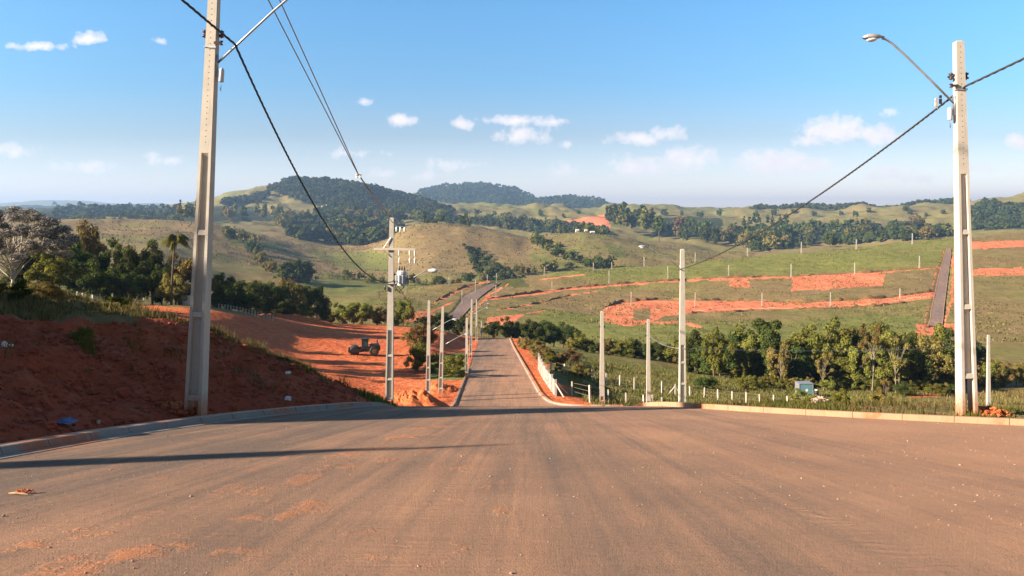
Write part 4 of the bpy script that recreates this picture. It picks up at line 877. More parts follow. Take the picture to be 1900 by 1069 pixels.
def rock(mb, c, r, rnd, m=0):
    vs = []; n1, n2 = 4, 6
    sc = (rnd.uniform(.7,1.3), rnd.uniform(.7,1.3), rnd.uniform(.5,.9))
    vs.append(Vector((0,0,1)))
    for i in range(1, n1):
        for k in range(n2):
            th = math.pi*i/n1; ph = 2*math.pi*k/n2+i*.5; vs.append(Vector((math.sin(th)*math.cos(ph), math.sin(th)*math.sin(ph), math.cos(th)))*rnd.uniform(.75,1.15))
    vs.append(Vector((0,0,-1)))
    fs = [(0,1+k,1+(k+1) % n2) for k in range(n2)]
    for i in range(n1-2):
        for k in range(n2): a = 1+i*n2; fs.append((a+k, a+n2+k, a+n2+(k+1) % n2, a+(k+1) % n2))
    L = 1+(n1-1)*n2; fs += [(L, L-n2+(k+1) % n2, L-n2+k) for k in range(n2)]
    mb.add([Vector((v.x*sc[0], v.y*sc[1], v.z*sc[2]))*r+Vector(c) for v in vs], fs, m)
rnd = random.Random(11)
mb = MB()
for i in range(230):
    u = rnd.gauss(1512, 16); v = rnd.uniform(738, 752)+abs(rnd.gauss(0, 2)); x, Y, z = hit(u, v, 60, 140); rock(mb, (x, Y, z+rnd.uniform(0,.45)*math.exp(-((u-1515)/18)**2)), rnd.uniform(.10,.34), rnd)
tag(mb.build('rubble_heap', M['rubble']), 'heap of pale broken concrete and brick in front of the blue-grey box', 'rubble')
def mound(label, c, rx, ry, h, seed, mt=None, name='earth_mound'):
    n, k = 26, 40; vs = []; fs = []; cx_, cy_ = c
    for i in range(n+1):
        r = i/n
        for j in range(k):
            a = 2*math.pi*j/k; x = cx_+rx*r*math.cos(a); y = cy_+ry*r*math.sin(a); q = max(0, 1-r*r)**1.2
            nz = float(fbm(np.array([x*1.3]), np.array([y*1.3]), 4, seed)[0]); z = gb(x, y)-.25+(h+.25)*q*(1+nz*.45)+nz*.10*q
            vs.append((x, y, z))
    for i in range(n):
        for j in range(k): fs.append((i*k+j, (i+1)*k+j, (i+1)*k+(j+1) % k, i*k+(j+1) % k))
    mb = MB(); mb.add(vs, fs)
    if h < .8 or rx < 2:
        r_ = random.Random(seed)
        for i in range(60):
            a = r_.uniform(0, 6.3); q = r_.random()**.5; x = cx_+rx*q*math.cos(a); y = cy_+ry*q*math.sin(a); rock(mb, (x, y, gb(x, y)+h*(1-q*q)*.9), r_.uniform(.03,.09), r_)
    return tag(mb.build(name, mt or M['soil']), label, 'mound', 'piles of loose red earth')
# ------------------------------------------------------------------ heaps of earth, debris, stones
mound('dark red heap of loose earth right of the transformer pole', (-6.9, 52.5), 3.2, 3.0, 1.25, 3)
mound('low ragged heap of red earth behind the slender poles', (-6.6, 68), 2.2, 3.0, .7, 5)
xq, Yq, zq = hit(545, 590, 120, 200); mound('ragged bright orange spoil ridge at the far edge of the pad', (xq, Yq), 11, 4, .9, 7)
mound('small orange pile of clods against the foot of the right pole', (12.15, 18.9), .62, .5, .22, 9)
mound('thin scatter of orange clods behind the right kerb, at the frame edge', (13.6, 18.2), .8, .35, .10, 12)
mound('small collar of loose earth round the foot of the tall left pole', (-7.5, 17.25), .62, .55, .12, 21)
mound('loose red earth heaped at the foot of the transformer pole', (-7.0, 42.2), 1.1, .9, .22, 23)
rnd = random.Random(5)
def on_road(u, v):
    t = (v-HZ)/F; Y = 1.6/max(t-.186, .02); return (u-U0)/F*Y, Y
mb = MB(); n = 0
while n < 900:
    Y = 4.5+rnd.random()**1.3*19; x = rnd.uniform(-1, 1)*Y*.72
    if x < float(xleft(Y))+.4 or x > xright(Y)-.3: continue
    p = .25+.75*(float(fbm(np.array([x*.5]), np.array([Y*.5]), 3, 8)[0])*3+.4)*(1.6 if x < -1 else .5)
    if rnd.random() > p: continue
    rock(mb, (x, Y, float(zroad(Y))+CZ+.004), rnd.uniform(.004,.009)*(1+1.3*(rnd.random() < .06)), rnd); n += 1
tag(mb.build('road_gravel', M['grit']), 'loose reddish grit and pebbles scattered over the road', 'gravel', kind='stuff')
x, Y = on_road(34, 919); mb = MB(); zz = gb(x, Y)+.015
mb.tube([(x-.12,Y+.02,zz),(x-.03,Y,zz+.012),(x+.06,Y-.01,zz+.006),(x+.12,Y-.015,zz)], [.008,.012,.011,.006], 6)
tag(mb.build('broken_stick', M['stick']), 'short dry stick lying on the road at the far left', 'stick')
mb = MB()
for i in range(40): rock(mb, (x+rnd.gauss(0,.07), Y+.09+rnd.gauss(0,.03), zz+rnd.uniform(-.01,.012)), rnd.uniform(.006,.018), rnd)
tag(mb.build('soil_clods', M['soil']), 'little spill of red clods just behind the stick on the road', 'clods')
for (u, v, r, l) in ((61,1037,.017,'pale pebble low on the left side of the road'), (590,1065,.014,'pale pebble at the very bottom centre of the road')):
    pass
# debris on the bank
x, Y, z = hit(115, 790, 11.6, 30); mb = MB(); R3 = random.Random(3)
g = 9; vs = []
for i in range(g):
    for j in range(g): vs.append((x+(i/8-.5)*.46, Y+(j/8-.5)*.34, z+.03+R3.uniform(0,.06)*math.sin(i/8*3.14)))
mb.add(vs, [(i*g+j, i*g+j+1, (i+1)*g+j+1, (i+1)*g+j) for i in range(g-1) for j in range(g-1)]); tag(mb.build('crumpled_bag', M['bluebag'], None, True), 'crumpled blue plastic bag at the foot of the red bank', 'bag')
for (u, v, r, l) in ((182,787,.05,'small pale stone low on the bank right of the blue bag'),(8,652,.09,'white stone high on the bank at the left edge'),(20,645,.06,'little white stone beside the larger one at the left edge'),(535,748,.12,'white lump on the bank near the green weeds'),(534,697,.10,'white scrap on the bank face below the grass')):
    x, Y, z = hit(u, v, 11.6, 48); mb = MB(); rock(mb, (x, Y, z+r*.4), r, rnd); tag(mb.build('pale_stone', M['white'] if 'white' in l else M['stone']), l, 'stone')
# clods all over the bank face
mb = MB()
for i in range(4200):
    Y = rnd.uniform(9, 46); W_ = np.interp(Y, *BW); d_ = rnd.uniform(.1, W_*.80); x = float(xleft(Y))-.4-d_
    if x/Y < -.72: continue
    rock(mb, (x, Y, gz(x, Y)+.01), rnd.uniform(.02,.075)*(1+rnd.random()**6*1.5), rnd)
tag(mb.build('bank_clods', M['banksoil']), 'loose clods of red earth strewn over the bank', 'clods', kind='stuff')
# a cast-iron-free little concrete water tank by the palm
x, Y, z = hit(351, 556, 80, 130); R_ = empty('water_tank', (x, Y, z), 'squat round water tank beside the palm, half hidden by the left pole', 'water tank')
mb = MB(); mb.lathe([(.95,-.3),(1.0,0),(1.0,1.5),(.9,1.62)], (0,0,0), 18); mb.build('body', M['conc2'], R_, True)
mb = MB(); mb.lathe([(1.06,1.6),(1.08,1.68),(.6,1.85),(.12,1.9)], (0,0,0), 18); mb.build('lid', M['machdark'], R_, True)
# ------------------------------------------------------------------ distant houses
def house(u, v, wpx, hpx, label, ymin, roof='roofw', rz=.2):
    x, Y, z = hit(u, v, ymin); w = wpx*Y/F; h = hpx*Y/F*.6; R_ = empty('farmhouse', (x, Y, z), label, 'house', 'little houses among the far trees', rz)
    b = MB(); b.box((0,0,h/2-.5), (w, w*.6, h+1)); b.add([(-w/2,-w*.3,h),(-w/2,w*.3,h),(-w/2,0,h*1.55)], [(0,1,2)]); b.add([(w/2,-w*.3,h),(w/2,w*.3,h),(w/2,0,h*1.55)], [(2,1,0)]); b.build('wall', M['wallw'], R_)
    r = MB(); o = w*.06
    for s in (-1,1):
        vs = [(-w/2-o,s*(w*.3+o),h-.15),(w/2+o,s*(w*.3+o),h-.15),(w/2+o,0,h*1.6),(-w/2-o,0,h*1.6)]; vs += [(a,b_,c_+.2) for a,b_,c_ in vs]
        r.add(vs, [(0,1,2,3),(7,6,5,4),(0,4,5,1),(1,5,6,2),(2,6,7,3),(3,7,4,0)])
    r.build('roof', M[roof], R_)
    for q in (-.28,.05):
        p = MB(); p.box((q*w, -w*.3-.02, h*.55), (w*.12,.06,h*.35)); p.build('window', M['pane'], R_)
    p = MB(); p.box((.32*w, -w*.3-.02, h*.36), (w*.12,.06,h*.7)); p.build('door', M['machdark'], R_)
house(601, 389, 9, 8, 'lone white house below the forested hill, left of centre', 1300)
house(1071, 438, 6, 6, 'tiny white house at the left end of the row on the grassy crest', 1000)
house(1087, 439, 5, 6, 'middle tiny white house of the row on the grassy crest', 1000)
house(1099, 440, 8, 5, 'long low white house at the right of the row, beside the tall grove', 1000)
house(1329, 438, 13, 8, 'white house among trees right of the tall grove', 900)
house(1415, 443, 8, 7, 'red-roofed house half hidden at the left of the village', 900, 'roof')
house(1520, 437, 7, 7, 'small white house deep among the village trees', 900)
house(1576, 433, 9, 7, 'red-roofed house in the middle of the village trees', 900, 'roof')
house(1597, 437, 10, 8, 'pink-roofed pale house at the right of the village', 900, 'roof', -.2)
# ------------------------------------------------------------------ trees
def leaves(rs, C, R, n, size, flat=.75, jit=.5):
    """C (k,3) clump centres, R (k,) radii -> quads"""
    k = len(C); w = R**2; w = w/w.sum(); ci = rs.choice(k, n, p=w)
    d = rs.normal(size=(n, 3)); d /= np.linalg.norm(d, axis=1)[:, None]; rad = R[ci]*(rs.random(n)**.42)
    P = C[ci]+d*rad[:, None]*np.array([1, 1, flat])
    nr = d+rs.normal(size=(n, 3))*jit; nr[:, 2] += .35; nr /= np.linalg.norm(nr, axis=1)[:, None]
    a = np.cross(nr, rs.normal(size=(n, 3))); a /= np.linalg.norm(a, axis=1)[:, None]; b = np.cross(nr, a)
    s = size*(.6+.8*rs.random(n))[:, None]; a = a*s; b = b*s*.62
    V = np.stack([P-a, P-b*.9+a*.1, P+a, P+b*.9-a*.1], 1).reshape(-1, 3)
    Fq = np.arange(4*n).reshape(n, 4); cl = rs.random(k); t = np.clip(.5*cl[ci]+.5*rs.random(n)*1.1, 0, 1)
    tint = np.stack([t, rs.random(n), t, np.ones(n)], 1).repeat(4, 0)
    return V, Fq, tint
def make_tree(kind, seed, n, size, matl, bark='bark'):
    rs = np.random.RandomState(seed); r = random.Random(seed); mb = MB()
    if kind in ('broad', 'pale', 'bush', 'low'):
        H = 10.; W = 5.2 if kind != 'bush' else 5.; base = {'broad': .10, 'pale': .12, 'bush': -.05, 'low': -.08}[kind]; ncl = {'broad': 52, 'pale': 85, 'bush': 26, 'low': 48}[kind]
        C = []; R = []
        while len(C) < ncl:
            a = rs.uniform(0, 2*math.pi); ph = math.acos(rs.uniform(-.95 if kind != 'pale' else -.5, 1)); q = rs.uniform(.35, .95)
            ex = 1+.25*math.sin(a*2+seed)+.15*math.sin(a*3+seed*2)
            x = W*ex*q*math.sin(ph)*math.cos(a); y = W*ex*q*math.sin(ph)*math.sin(a); z = H*(base+(1-base)*.5)+H*(1-base)*.47*q*math.cos(ph)
            C.append((x, y, z)); R.append(rs.uniform(.17, .30)*W*{'bush': 1.25, 'pale': .52}.get(kind, 1.))
        C = np.array(C); R = np.array(R)
    elif kind == 'column':    # vine-hung
        H = 10.; C = []; R = []
        for j in range(5):
            a = rs.uniform(0, 6.28); q = rs.uniform(.2, 2.4); x, y = q*math.cos(a), q*math.sin(a); top = rs.uniform(6.5, 9.6)
            for z in np.arange(.6, top, .95): C.append((x+rs.normal()*.35, y+rs.normal()*.35, z)); R.append(rs.uniform(.65, 1.15)*(1.1 if z > top-2 else .8))
        C = np.array(C); R = np.array(R)
    elif kind == 'gum':
        H = 10.; C = []; R = []
        for j in range(14):
            z = rs.uniform(4.0, 9.6); q = (1.7-.12*z)*rs.uniform(.2, 1.1)*1.3; a = rs.uniform(0, 6.28); C.append((q*math.cos(a), q*math.sin(a), z)); R.append(rs.uniform(.55, 1.0))
        C = np.array(C); R = np.array(R)
    elif kind == 'bare':
        H = 10.; C = []; R = []
        for j in range(16):
            a = rs.uniform(0, 6.28); q = rs.uniform(.8, 3.2); C.append((q*math.cos(a), q*math.sin(a), rs.uniform(4.5, 9.5))); R.append(rs.uniform(.5, .9))
        C = np.array(C); R = np.array(R)
    if kind != 'bush':
        tr = {'broad': .26, 'pale': .12, 'low': .22, 'column': .2, 'gum': .17, 'bare': .10}[kind]; fork = {'broad': .3, 'pale': .16, 'low': .12, 'column': .35, 'gum': .5, 'bare': .3}[kind]*H
        bend = Vector((r.uniform(-.5,.5), r.uniform(-.5,.5), 0)); f = Vector((bend.x, bend.y, fork)); top = Vector((bend.x*1.5, bend.y*1.5, H*.8))
        mb.tube([(0,0,-.8), (0,0,.1), f*.5, f, f.lerp(top, .5), top], [tr*1.5, tr*1.2, tr, tr*.8, tr*.5, tr*.12], 8)
        order = sorted(range(len(C)), key=lambda i: -R[i])[:(16 if kind == 'bare' else 44 if kind == 'pale' else 22)]
        for i in order:
            c = Vector(C[i]); t0 = r.uniform(0, .55); s = f.lerp(top, t0) if r.random() > .3 else f*r.uniform(.8, 1)
            m1 = s.lerp(c, .35)+Vector((r.uniform(-.3,.3), r.uniform(-.3,.3), .25)); m2 = s.lerp(c, .7)+Vector((r.uniform(-.25,.25), r.uniform(-.25,.25), .2)); q = tr*(.55-.3*t0)
            mb.tube([s, m1, m2, c], [q, q*.7, q*.45, q*.15], 6, caps=False)
            for _ in range(3 if kind == 'bare' else 1):
                e = c+Vector((r.uniform(-1,1), r.uniform(-1,1), r.uniform(-.2,1)))*.9; mb.tube([m2, m2.lerp(e, .5)+Vector((0,0,.15)), e], [q*.35, q*.22, q*.06], 4, caps=False)
    V, Fq, tint = leaves(rs, C, R, n, size, .8 if kind != 'column' else 1.1)
    if kind == 'pale': 
        V2, F2, t2 = leaves(rs, C, R*1.12, n//5, size*.8, .8); t2[:, 1] = 1.; F2 = F2+len(V); V = np.vstack([V, V2]); Fq = np.vstack([Fq, F2]); tint = np.vstack([tint, t2])
    crown = npmesh('crown', V, Fq, M[matl], False, {'tint': tint})
    trunk = mb.mesh('trunk', M[bark], True) if mb.v else None
    return trunk, crown
PROTO = {}
def proto(kind, lod, matl, var, bark='bark'):
    key = (kind, lod, matl, var, bark)
    if key not in PROTO:
        n, s = {0: (20000, .17), 1: (11000, .22), 2: (2200, .42), 3: (600, .8)}[lod]
        if kind in ('gum', 'bare'): n, s = n//2, s*.8
        if kind == 'pale': n, s = 26000, .095
        if kind == 'bare': n = n//2
        if kind == 'bush' and lod > 0: n = n//2; s *= 1.15
        PROTO[key] = make_tree(kind, hash_(kind)+var*13+lod, n, s, matl, bark)
    return PROTO[key]
def hash_(s): return sum(ord(c)*(i+3) for i, c in enumerate(s)) % 997
trnd = random.Random(77)
def put_tree(kind, x, Y, z, H, Wd, matl, label, group, name='tree', cat='tree', var=None, lod=None, bark='bark', sink=.0):
    """H height, Wd crown width in metres"""
    if lod is None: lod = 1 if Y < 260 else (2 if Y < 700 else 3)
    var = trnd.randrange(4) if var is None else var
    trunk, crown = proto(kind, lod, matl, var, bark)
    wid = {'broad': 11.5, 'pale': 11.5, 'bush': 11.5, 'low': 11.5, 'column': 6.6, 'gum': 4.2, 'bare': 7.5}[kind]
    R_ = empty(name, (x, Y, z-sink), label, cat, group, trnd.uniform(0, 6.28)); R_.scale = (Wd/wid, Wd/wid, H/10.)
    link('crown', crown, R_)
    if trunk and Y < 1300: link('trunk', trunk, R_)
    return R_
def T(kind, u, vb, vt, wpx, matl, label, group=None, Y=None, name='tree', cat='tree', **kw):
    if Y is None: x, Y, z = hit(u, vb, kw.pop('ymin', 50), kw.pop('ymax', 13000))
    else:
        x = (u-U0)/F*Y; z = gz(x, Y); kw.pop('ymin', 0); kw.pop('ymax', 0)
    H = CZ+(HZ-vt)*Y/F-z
    return put_tree(kind, x, Y, z, max(H, .6), wpx*Y/F, matl, label, group, name, cat, **kw)
g1 = 'trees behind the left bank'
T('pale', 20, 560, 362, 280, 'leafpale', 'large grey-leaved tree with white forking branches at the left edge', g1, Y=72, name='broadleaf_tree', lod=0, bark='barkpale', var=1, sink=.8)
T('bush', -20, 560, 520, 90, 'leafdark', 'dark shrub at the foot of the large grey-leaved tree', g1, Y=58, name='shrub', cat='shrub')
T('low', 100, 558, 446, 100, 'leafmid', 'green leafy tree under the right side of the large grey-leaved tree', g1, Y=82, name='broadleaf_tree')
T('low', 55, 556, 455, 110, 'leafdark', 'dark low tree behind the white forking branches', g1, Y=90, name='broadleaf_tree')
T('bush', 75, 562, 520, 70, 'leafolive', 'yellowish scrub between the white branches and the fence', g1, Y=70, name='shrub', cat='shrub')
T('broad', 160, 556, 412, 85, 'leafolive', 'tall brownish-olive tree topping the dark trees left of the palm', g1, Y=128, name='broadleaf_tree')
for i, (u, vt, w, Y, m, l) in enumerate([(128,440,90,118,'leafdark','dark tree just right of the large grey-leaved tree'), (150,470,90,108,'leafdark','dark low tree in front of the tall brownish-olive tree'), (205,444,100,122,'leafdark','dark broad tree right of the tall brownish-olive tree'), (245,450,95,118,'leafdark','dark round tree midway to the palm'),
    (283,447,80,124,'leafdark','dark tree whose crown ends left of the palm'), (300,480,60,116,'leafdark','small dark tree close behind the palm trunk'), (190,490,80,112,'leafdark','low dark tree over the left fence'), (232,500,80,113,'leafdark','low dark tree over the middle of the fence')]):
    T('low' if vt > 460 else 'broad', u, 556, vt, w, m, l, g1, Y=Y, name='broadleaf_tree')
T('low', 345, 556, 458, 95, 'leafolive', 'olive-brown bushy tree right of the palm, partly behind the pole', g1, Y=119, name='broadleaf_tree')
T('low', 318, 556, 500, 60, 'leafolive', 'small yellowish tree around the foot of the palm', g1, Y=114, name='broadleaf_tree')
# palm
def palm():
    Y = 111.5; x = (318-U0)/F*Y; z = gz(x, Y); H = CZ+(HZ-438)*Y/F-z; R_ = empty('palm_tree', (x, Y, z), 'tall thin palm rising above the left trees', 'palm', g1); r = random.Random(5)
    t = MB(); t.tube([(0,0,-.4),(.05,0,H*.3),(.3,0,H*.65),(.55,0,H)], [.2,.15,.13,.12], 8); t.build('trunk', M['bark'], R_, True)
    V = []; Fq = []; tint = []
    for i in range(22):
        a = i*2.4; up = r.uniform(-.5, 1.1); L = r.uniform(1.7, 2.6); d = Vector((math.cos(a), math.sin(a), 0)); p = Vector((.55,0,H)); seg = []
        for k in range(9):
            s = k/8; seg.append(p+d*L*s*(.9-.15*up)+Vector((0,0, up*L*.6*s-1.5*s*s*L*.5)))
        for k in range(8):
            for q in range(3):
                c = seg[k].lerp(seg[k+1], q/3); t_ = (seg[k+1]-seg[k]).normalized(); sd = t_.cross(Vector((0,0,1))).normalized()
                for s in (-1,1):
                    l = .75*math.sin(math.pi*(k+1)/9.5)+.12; e = c+sd*s*l*.7+t_*l*.4-Vector((0,0,l*.75)); b = len(V); V += [c-t_*.05, c+t_*.07, e+t_*.03, e-t_*.03]; Fq.append((b,b+1,b+2,b+3)); tint += [(r.random(),r.random(),0,1)]*4
    link('fronds', npmesh('fronds', V, Fq, M['leafmid'], False, {'tint': tint}), R_)
palm()
g2 = 'dark trees behind the red cutting'
for i, (u, vt, w, Y, m, l) in enumerate([(402,500,70,135,'leafdark','dark tree right beside the left pole above the post row'), (428,508,75,142,'leafdark','second dark tree right of the left pole'), (462,515,80,150,'leafdark','dark tree above the end of the close-set posts'), (500,512,80,162,'leafdark','dark round tree left of the olive-topped one'), (530,510,75,168,'leafolive','olive-topped tree amid the dark clump behind the pad'),
    (562,520,78,176,'leafdark','dark tree in front of the clump at the pad edge'), (588,522,64,182,'leafdark','rightmost dark tree of the clump behind the pad'), (445,540,70,138,'leafdark','low dark tree just behind the post row'), (515,550,80,160,'leafdark','low dark tree filling the middle of the clump'), (480,548,70,150,'leafdark','low dark tree behind the last posts')]):
    T('low', u, 590, vt, w, m, l, g2, Y=Y, name='broadleaf_tree')
g3 = 'bushes beyond the pad'
for u, vb, vt, w, m, l, k in [(640,600,556,62,'leafmid','green bushy tree beyond the middle of the pad','low'), (672,602,556,66,'leafmid','larger green bushy tree left of the transformer pole','low'), (700,604,566,50,'leafolive','olive bush touching the left of the transformer pole','low'), (618,596,570,30,'leafolive','small yellow-green bush at the pad edge beside the dark clump','bush'), (748,606,548,44,'leafmid','upright bush just right of the transformer pole','low'), (735,604,574,36,'leafmid','low bush hidden behind the transformer pole','bush'),
    (785,650,596,60,'leafolive','brown-green thicket left of the slender poles','low'), (775,690,630,50,'leafmid','dark green bush in the dip left of the slender poles','low'), (805,690,650,66,'leafmid','low green weeds between the slender poles','bush'), (845,700,650,60,'leafmid','green bush on the slope beside the short grey pole','bush'), (760,640,612,40,'leafolive','dry yellow bush at the edge of the pad','bush'), (820,612,575,60,'leafdark','dark bush behind the lamp heads','low'), (850,615,580,50,'leafdark','dark bush left of the road-end poles','low'), (790,612,585,44,'leafdark','dark bush beyond the brown-green thicket','low'), (912,622,592,34,'leafdark','dark round bush just past the end of the road','low')]:
    ym = 60 if vb > 630 else 165
    T(k, u, vb, vt, w, m, l, g3, name='bush', cat='bush', ymin=ym, ymax=230)
# ------------------------------------------------------------------ bands of trees
def band(poly, n, hpx, wk, kinds, mats, ymin, name, label, group, ymax=13000, seed=1, cat='tree', line=None, jitter=3, Yoff=0, sink=.0, bark='bark'):
    r = random.Random(seed); pts = []
    P = np.array(line if line else poly, float)
    tries = 0
    while len(pts) < n and tries < n*80:
        tries += 1
        if line:
            t = (len(pts)+r.uniform(-.4,.4))/max(1, n-1); t = min(max(t, 0), 1)*(P.shape[0]-1); i = min(int(t), P.shape[0]-2); f = t-i
            p = P[i]*(1-f)+P[i+1]*f; pts.append((p[0]+r.uniform(-jitter,jitter), p[1]+r.uniform(-jitter,jitter)*.5))
        else:
            u = r.uniform(P[:,0].min(), P[:,0].max()); v = r.uniform(P[:,1].min(), P[:,1].max())
            if inpoly(np.array([u]), np.array([v]), poly)[0] and all(abs(u-a)+2*abs(v-b) > hpx[0]*.28 for a, b in pts[-40:]): pts.append((u, v))
    pts.sort()
    for i, (u, v) in enumerate(pts):
        x, Y, z = hit(u, v, ymin, ymax); Y2 = Y+r.uniform(0, Yoff)
        if Yoff: x = (u-U0)/F*Y2; z = gz(x, Y2)
        H = r.uniform(*hpx)*Y2/F; k = r.choice(kinds); m = r.choice(mats); W_ = H*r.uniform(*wk)
        if k == 'gum': W_ = H*r.uniform(.32,.48)
        col = {'leafdark': 'dark', 'leafmid': 'green', 'leafolive': 'olive', 'leafpale': 'greyish', 'leafbrown': 'brown'}[m]
        put_tree(k, x, Y2, z, H, W_, m, '%s %s, %s from the left %s' % (col, name.replace('_', ' '), ordinal(i), label), group, name, cat, bark=bark)
band([(515,410),(560,404),(640,400),(740,406),(745,425),(715,448),(660,462),(600,452),(545,446),(515,432)], 62, (20,30), (.8,1.2), ['broad','low'], ['leafdark','leafdark','leafmid','leafolive'], 760, 'woodland_tree', 'in the wooded hollow left of the bald hill', 'trees in the wooded hollow', seed=2)
band(None, 52, (15,24), (.7,1.1), ['broad','low','gum'], ['leafdark','leafmid','leafdark'], 1020, 'hedgerow_tree', 'in the line behind the bald hill', 'tree line behind the bald hill', seed=3, line=[(745,412),(800,414),(860,417),(930,428),(985,436),(1060,437),(1125,440)], jitter=5, Yoff=120)
band([(1125,434),(1150,438),(1190,444),(1225,452),(1215,440),(1160,425),(1125,425)], 34, (44,58), (.4,.5), ['gum'], ['leafdark','leafdark','leafmid'], 900, 'gum_tree', 'in the tall grove on the skyline', 'tall grove of slender trees', seed=4)
band([(1200,440),(1260,445),(1330,455),(1400,462),(1400,446),(1300,432),(1215,425)], 34, (20,34), (.6,1.), ['broad','low','gum'], ['leafdark','leafdark','leafbrown'], 880, 'woodland_tree', 'right of the tall grove', 'trees right of the tall grove', seed=5)
band([(1340,440),(1420,436),(1500,430),(1600,426),(1700,428),(1765,434),(1765,443),(1650,452),(1500,464),(1380,470)], 78, (16,32), (.7,1.1), ['broad','low','gum','broad'], ['leafdark','leafmid','leafdark','leafolive'], 760, 'village_tree', 'among the village trees', 'trees around the village', seed=6)
band(None, 8, (26,34), (.4,.5), ['gum'], ['leafdark'], 1000, 'gum_tree', 'in the dark clump above the village', 'dark clump above the village', seed=7, line=[(1385,428),(1415,428),(1460,428)], jitter=5)
band(None, 22, (14,26), (.8,1.2), ['broad','low'], ['leafdark','leafmid'], 620, 'hedgerow_tree', 'in the hedge between the grassy hills', 'hedge between the grassy hills', seed=8, line=[(988,452),(1020,465),(1045,480),(1080,492),(1110,498),(1135,500)], jitter=8)
band(None, 24, (18,30), (.8,1.1), ['broad','low'], ['leafmid','leafdark','leafolive'], 480, 'hedgerow_tree', 'in the hedge down the dry slope', 'hedge on the dry left slope', seed=9, line=[(425,446),(455,450),(480,478),(500,500),(520,520),(560,515)], jitter=12)
band(None, 5, (34,44), (1.0,1.3), ['low'], ['leafdark'], 420, 'round_tree', 'in the dark clump under the dry left slope', 'dark clump under the dry slope', seed=10, line=[(530,520),(572,522)], jitter=5)
band([(330,414),(520,418),(520,408),(330,405)], 24, (26,40), (.45,.8), ['gum','broad','gum'], ['leafdark','leafolive','leafmid'], 900, 'tall_tree', 'in the tall row behind the left field', 'tall row behind the left field', seed=11)
band(None, 16, (9,18), (1.0,1.6), ['low'], ['leafdark','leafmid'], 1100, 'field_tree', 'along the far edge of the left field', 'far edge of the left field', seed=12, line=[(140,411),(192,411),(250,411),(300,411),(335,412)], jitter=5)
band(None, 34, (9,20), (.9,1.5), ['low','bush'], ['leafdark','leafmid','leafolive'], 470, 'valley_tree', 'in the valley hedge behind the far road', 'valley hedge behind the far road', seed=13, line=[(640,517),(700,526),(780,528),(850,528),(920,514),(1000,505),(1060,500)], jitter=7)
band(None, 30, (8,16), (.9,1.4), ['low'], ['leafdark'], 1100, 'hill_tree', 'scattered on the far pasture hills', 'scattered far trees', seed=14, line=[(860,404),(1000,402),(1240,406),(1500,402),(1700,398),(1880,392)], jitter=14)
band(None, 9, (34,50), (1.0,1.3), ['low','broad'], ['leafdark','leafdark','leafmid'], 186, 'round_tree', 'in the dark thicket right of the road end', 'dark thicket right of the road end', ymax=215, seed=15, line=[(938,628),(975,636),(1010,640),(1045,642),(1060,645)], jitter=5)
band([(955,640),(1010,650),(1110,690),(1130,706),(1060,704),(1010,672),(965,650)], 22, (16,30), (1.0,1.7), ['bush','low'], ['leafolive','leafmid','leafolive','leafbrown'], 66, 'scrub_bush', 'in the scrub right of the lower road', 'scrub right of the lower road', ymax=175, seed=16, cat='bush')
band(None, 24, (22,40), (.9,1.4), ['low','bush'], ['leafmid','leafdark','leafolive'], 160, 'valley_bush', 'in the low hedge left of the right-hand wood', 'low hedge in the right valley', ymax=215, seed=17, line=[(1060,655),(1130,662),(1200,672),(1290,688)], jitter=6, cat='bush')
g4 = 'trees of the right-hand wood'
wd = []
r_ = random.Random(21)
for i in range(15): wd.append((1305+i*33+r_.uniform(-9,9), r_.uniform(592,622), r_.uniform(80,125), r_.uniform(142,158)))
for i in range(14): wd.append((1300+i*36+r_.uniform(-9,9), r_.uniform(612,650), r_.uniform(75,110), r_.uniform(126,140)))
wd += [(1432,600,100,135),(1540,590,110,138),(1325,608,60,130)]
wd.sort()
for i, (u, vt, w, Y) in enumerate(wd):
    k = 'column' if (1340 < u < 1480 and i % 2) or i % 5 == 0 else r_.choice(['broad','low','low']); m = r_.choice(['leafdark','leafmid','leafolive','leafmid','leafdark'])
    if 1535 < u < 1545: m = 'leafmid'; k = 'broad'
    T(k, u, 715, vt, w if k != 'column' else w*.62, m, '%s %s tree, %s from the left in the right-hand wood' % ({'leafdark':'dark','leafmid':'green','leafolive':'olive'}[m], {'column':'vine-hung','broad':'broad-crowned','low':'bushy'}[k], ordinal(i)), g4, Y=Y, name='wood_tree')
for u, vt, vb, w, l in [(1618,598,716,60,'bare pale-limbed tree rising in the middle of the right-hand wood'), (1662,625,716,54,'bare pale-limbed tree nearer the tall right pole'), (1528,652,722,44,'slim pale-stemmed sapling before the wood, right of the blue-grey box'), (1640,700,748,38,'small drooping grey sapling by the right kerb'), (1450,640,716,40,'thin bare tree in the left part of the wood')]:
    T('bare', u, vb, vt, w, 'leafolive', l, 'bare trees at the right', Y=122 if vb < 730 else 70, name='bare_tree', bark='barkgrey')
band([(1290,716),(1780,728),(1780,738),(1500,730),(1290,724)], 34, (14,30), (1.1,1.8), ['bush','low'], ['leafmid','leafolive','leafdark'], 92, 'edge_bush', 'along the foot of the right-hand wood', 'bushes at the foot of the wood', ymax=128, seed=22, cat='bush')
band(None, 7, (42,62), (.8,1.2), ['low','broad'], ['leafmid','leafdark','leafolive'], 120, 'wood_tree', 'in the clump right of the tall sunlit pole', 'clump right of the tall pole', ymax=160, seed=23, line=[(1805,715),(1850,718),(1905,716)], jitter=5)
for u, vt, w, Y, l in ((1795,620,90,150,'dark tree seen through and beside the tall sunlit pole'), (1765,612,90,146,'dark broad tree just left of the tall sunlit pole')): T('broad', u, 716, vt, w, 'leafdark', l, g4, Y=Y, name='wood_tree')
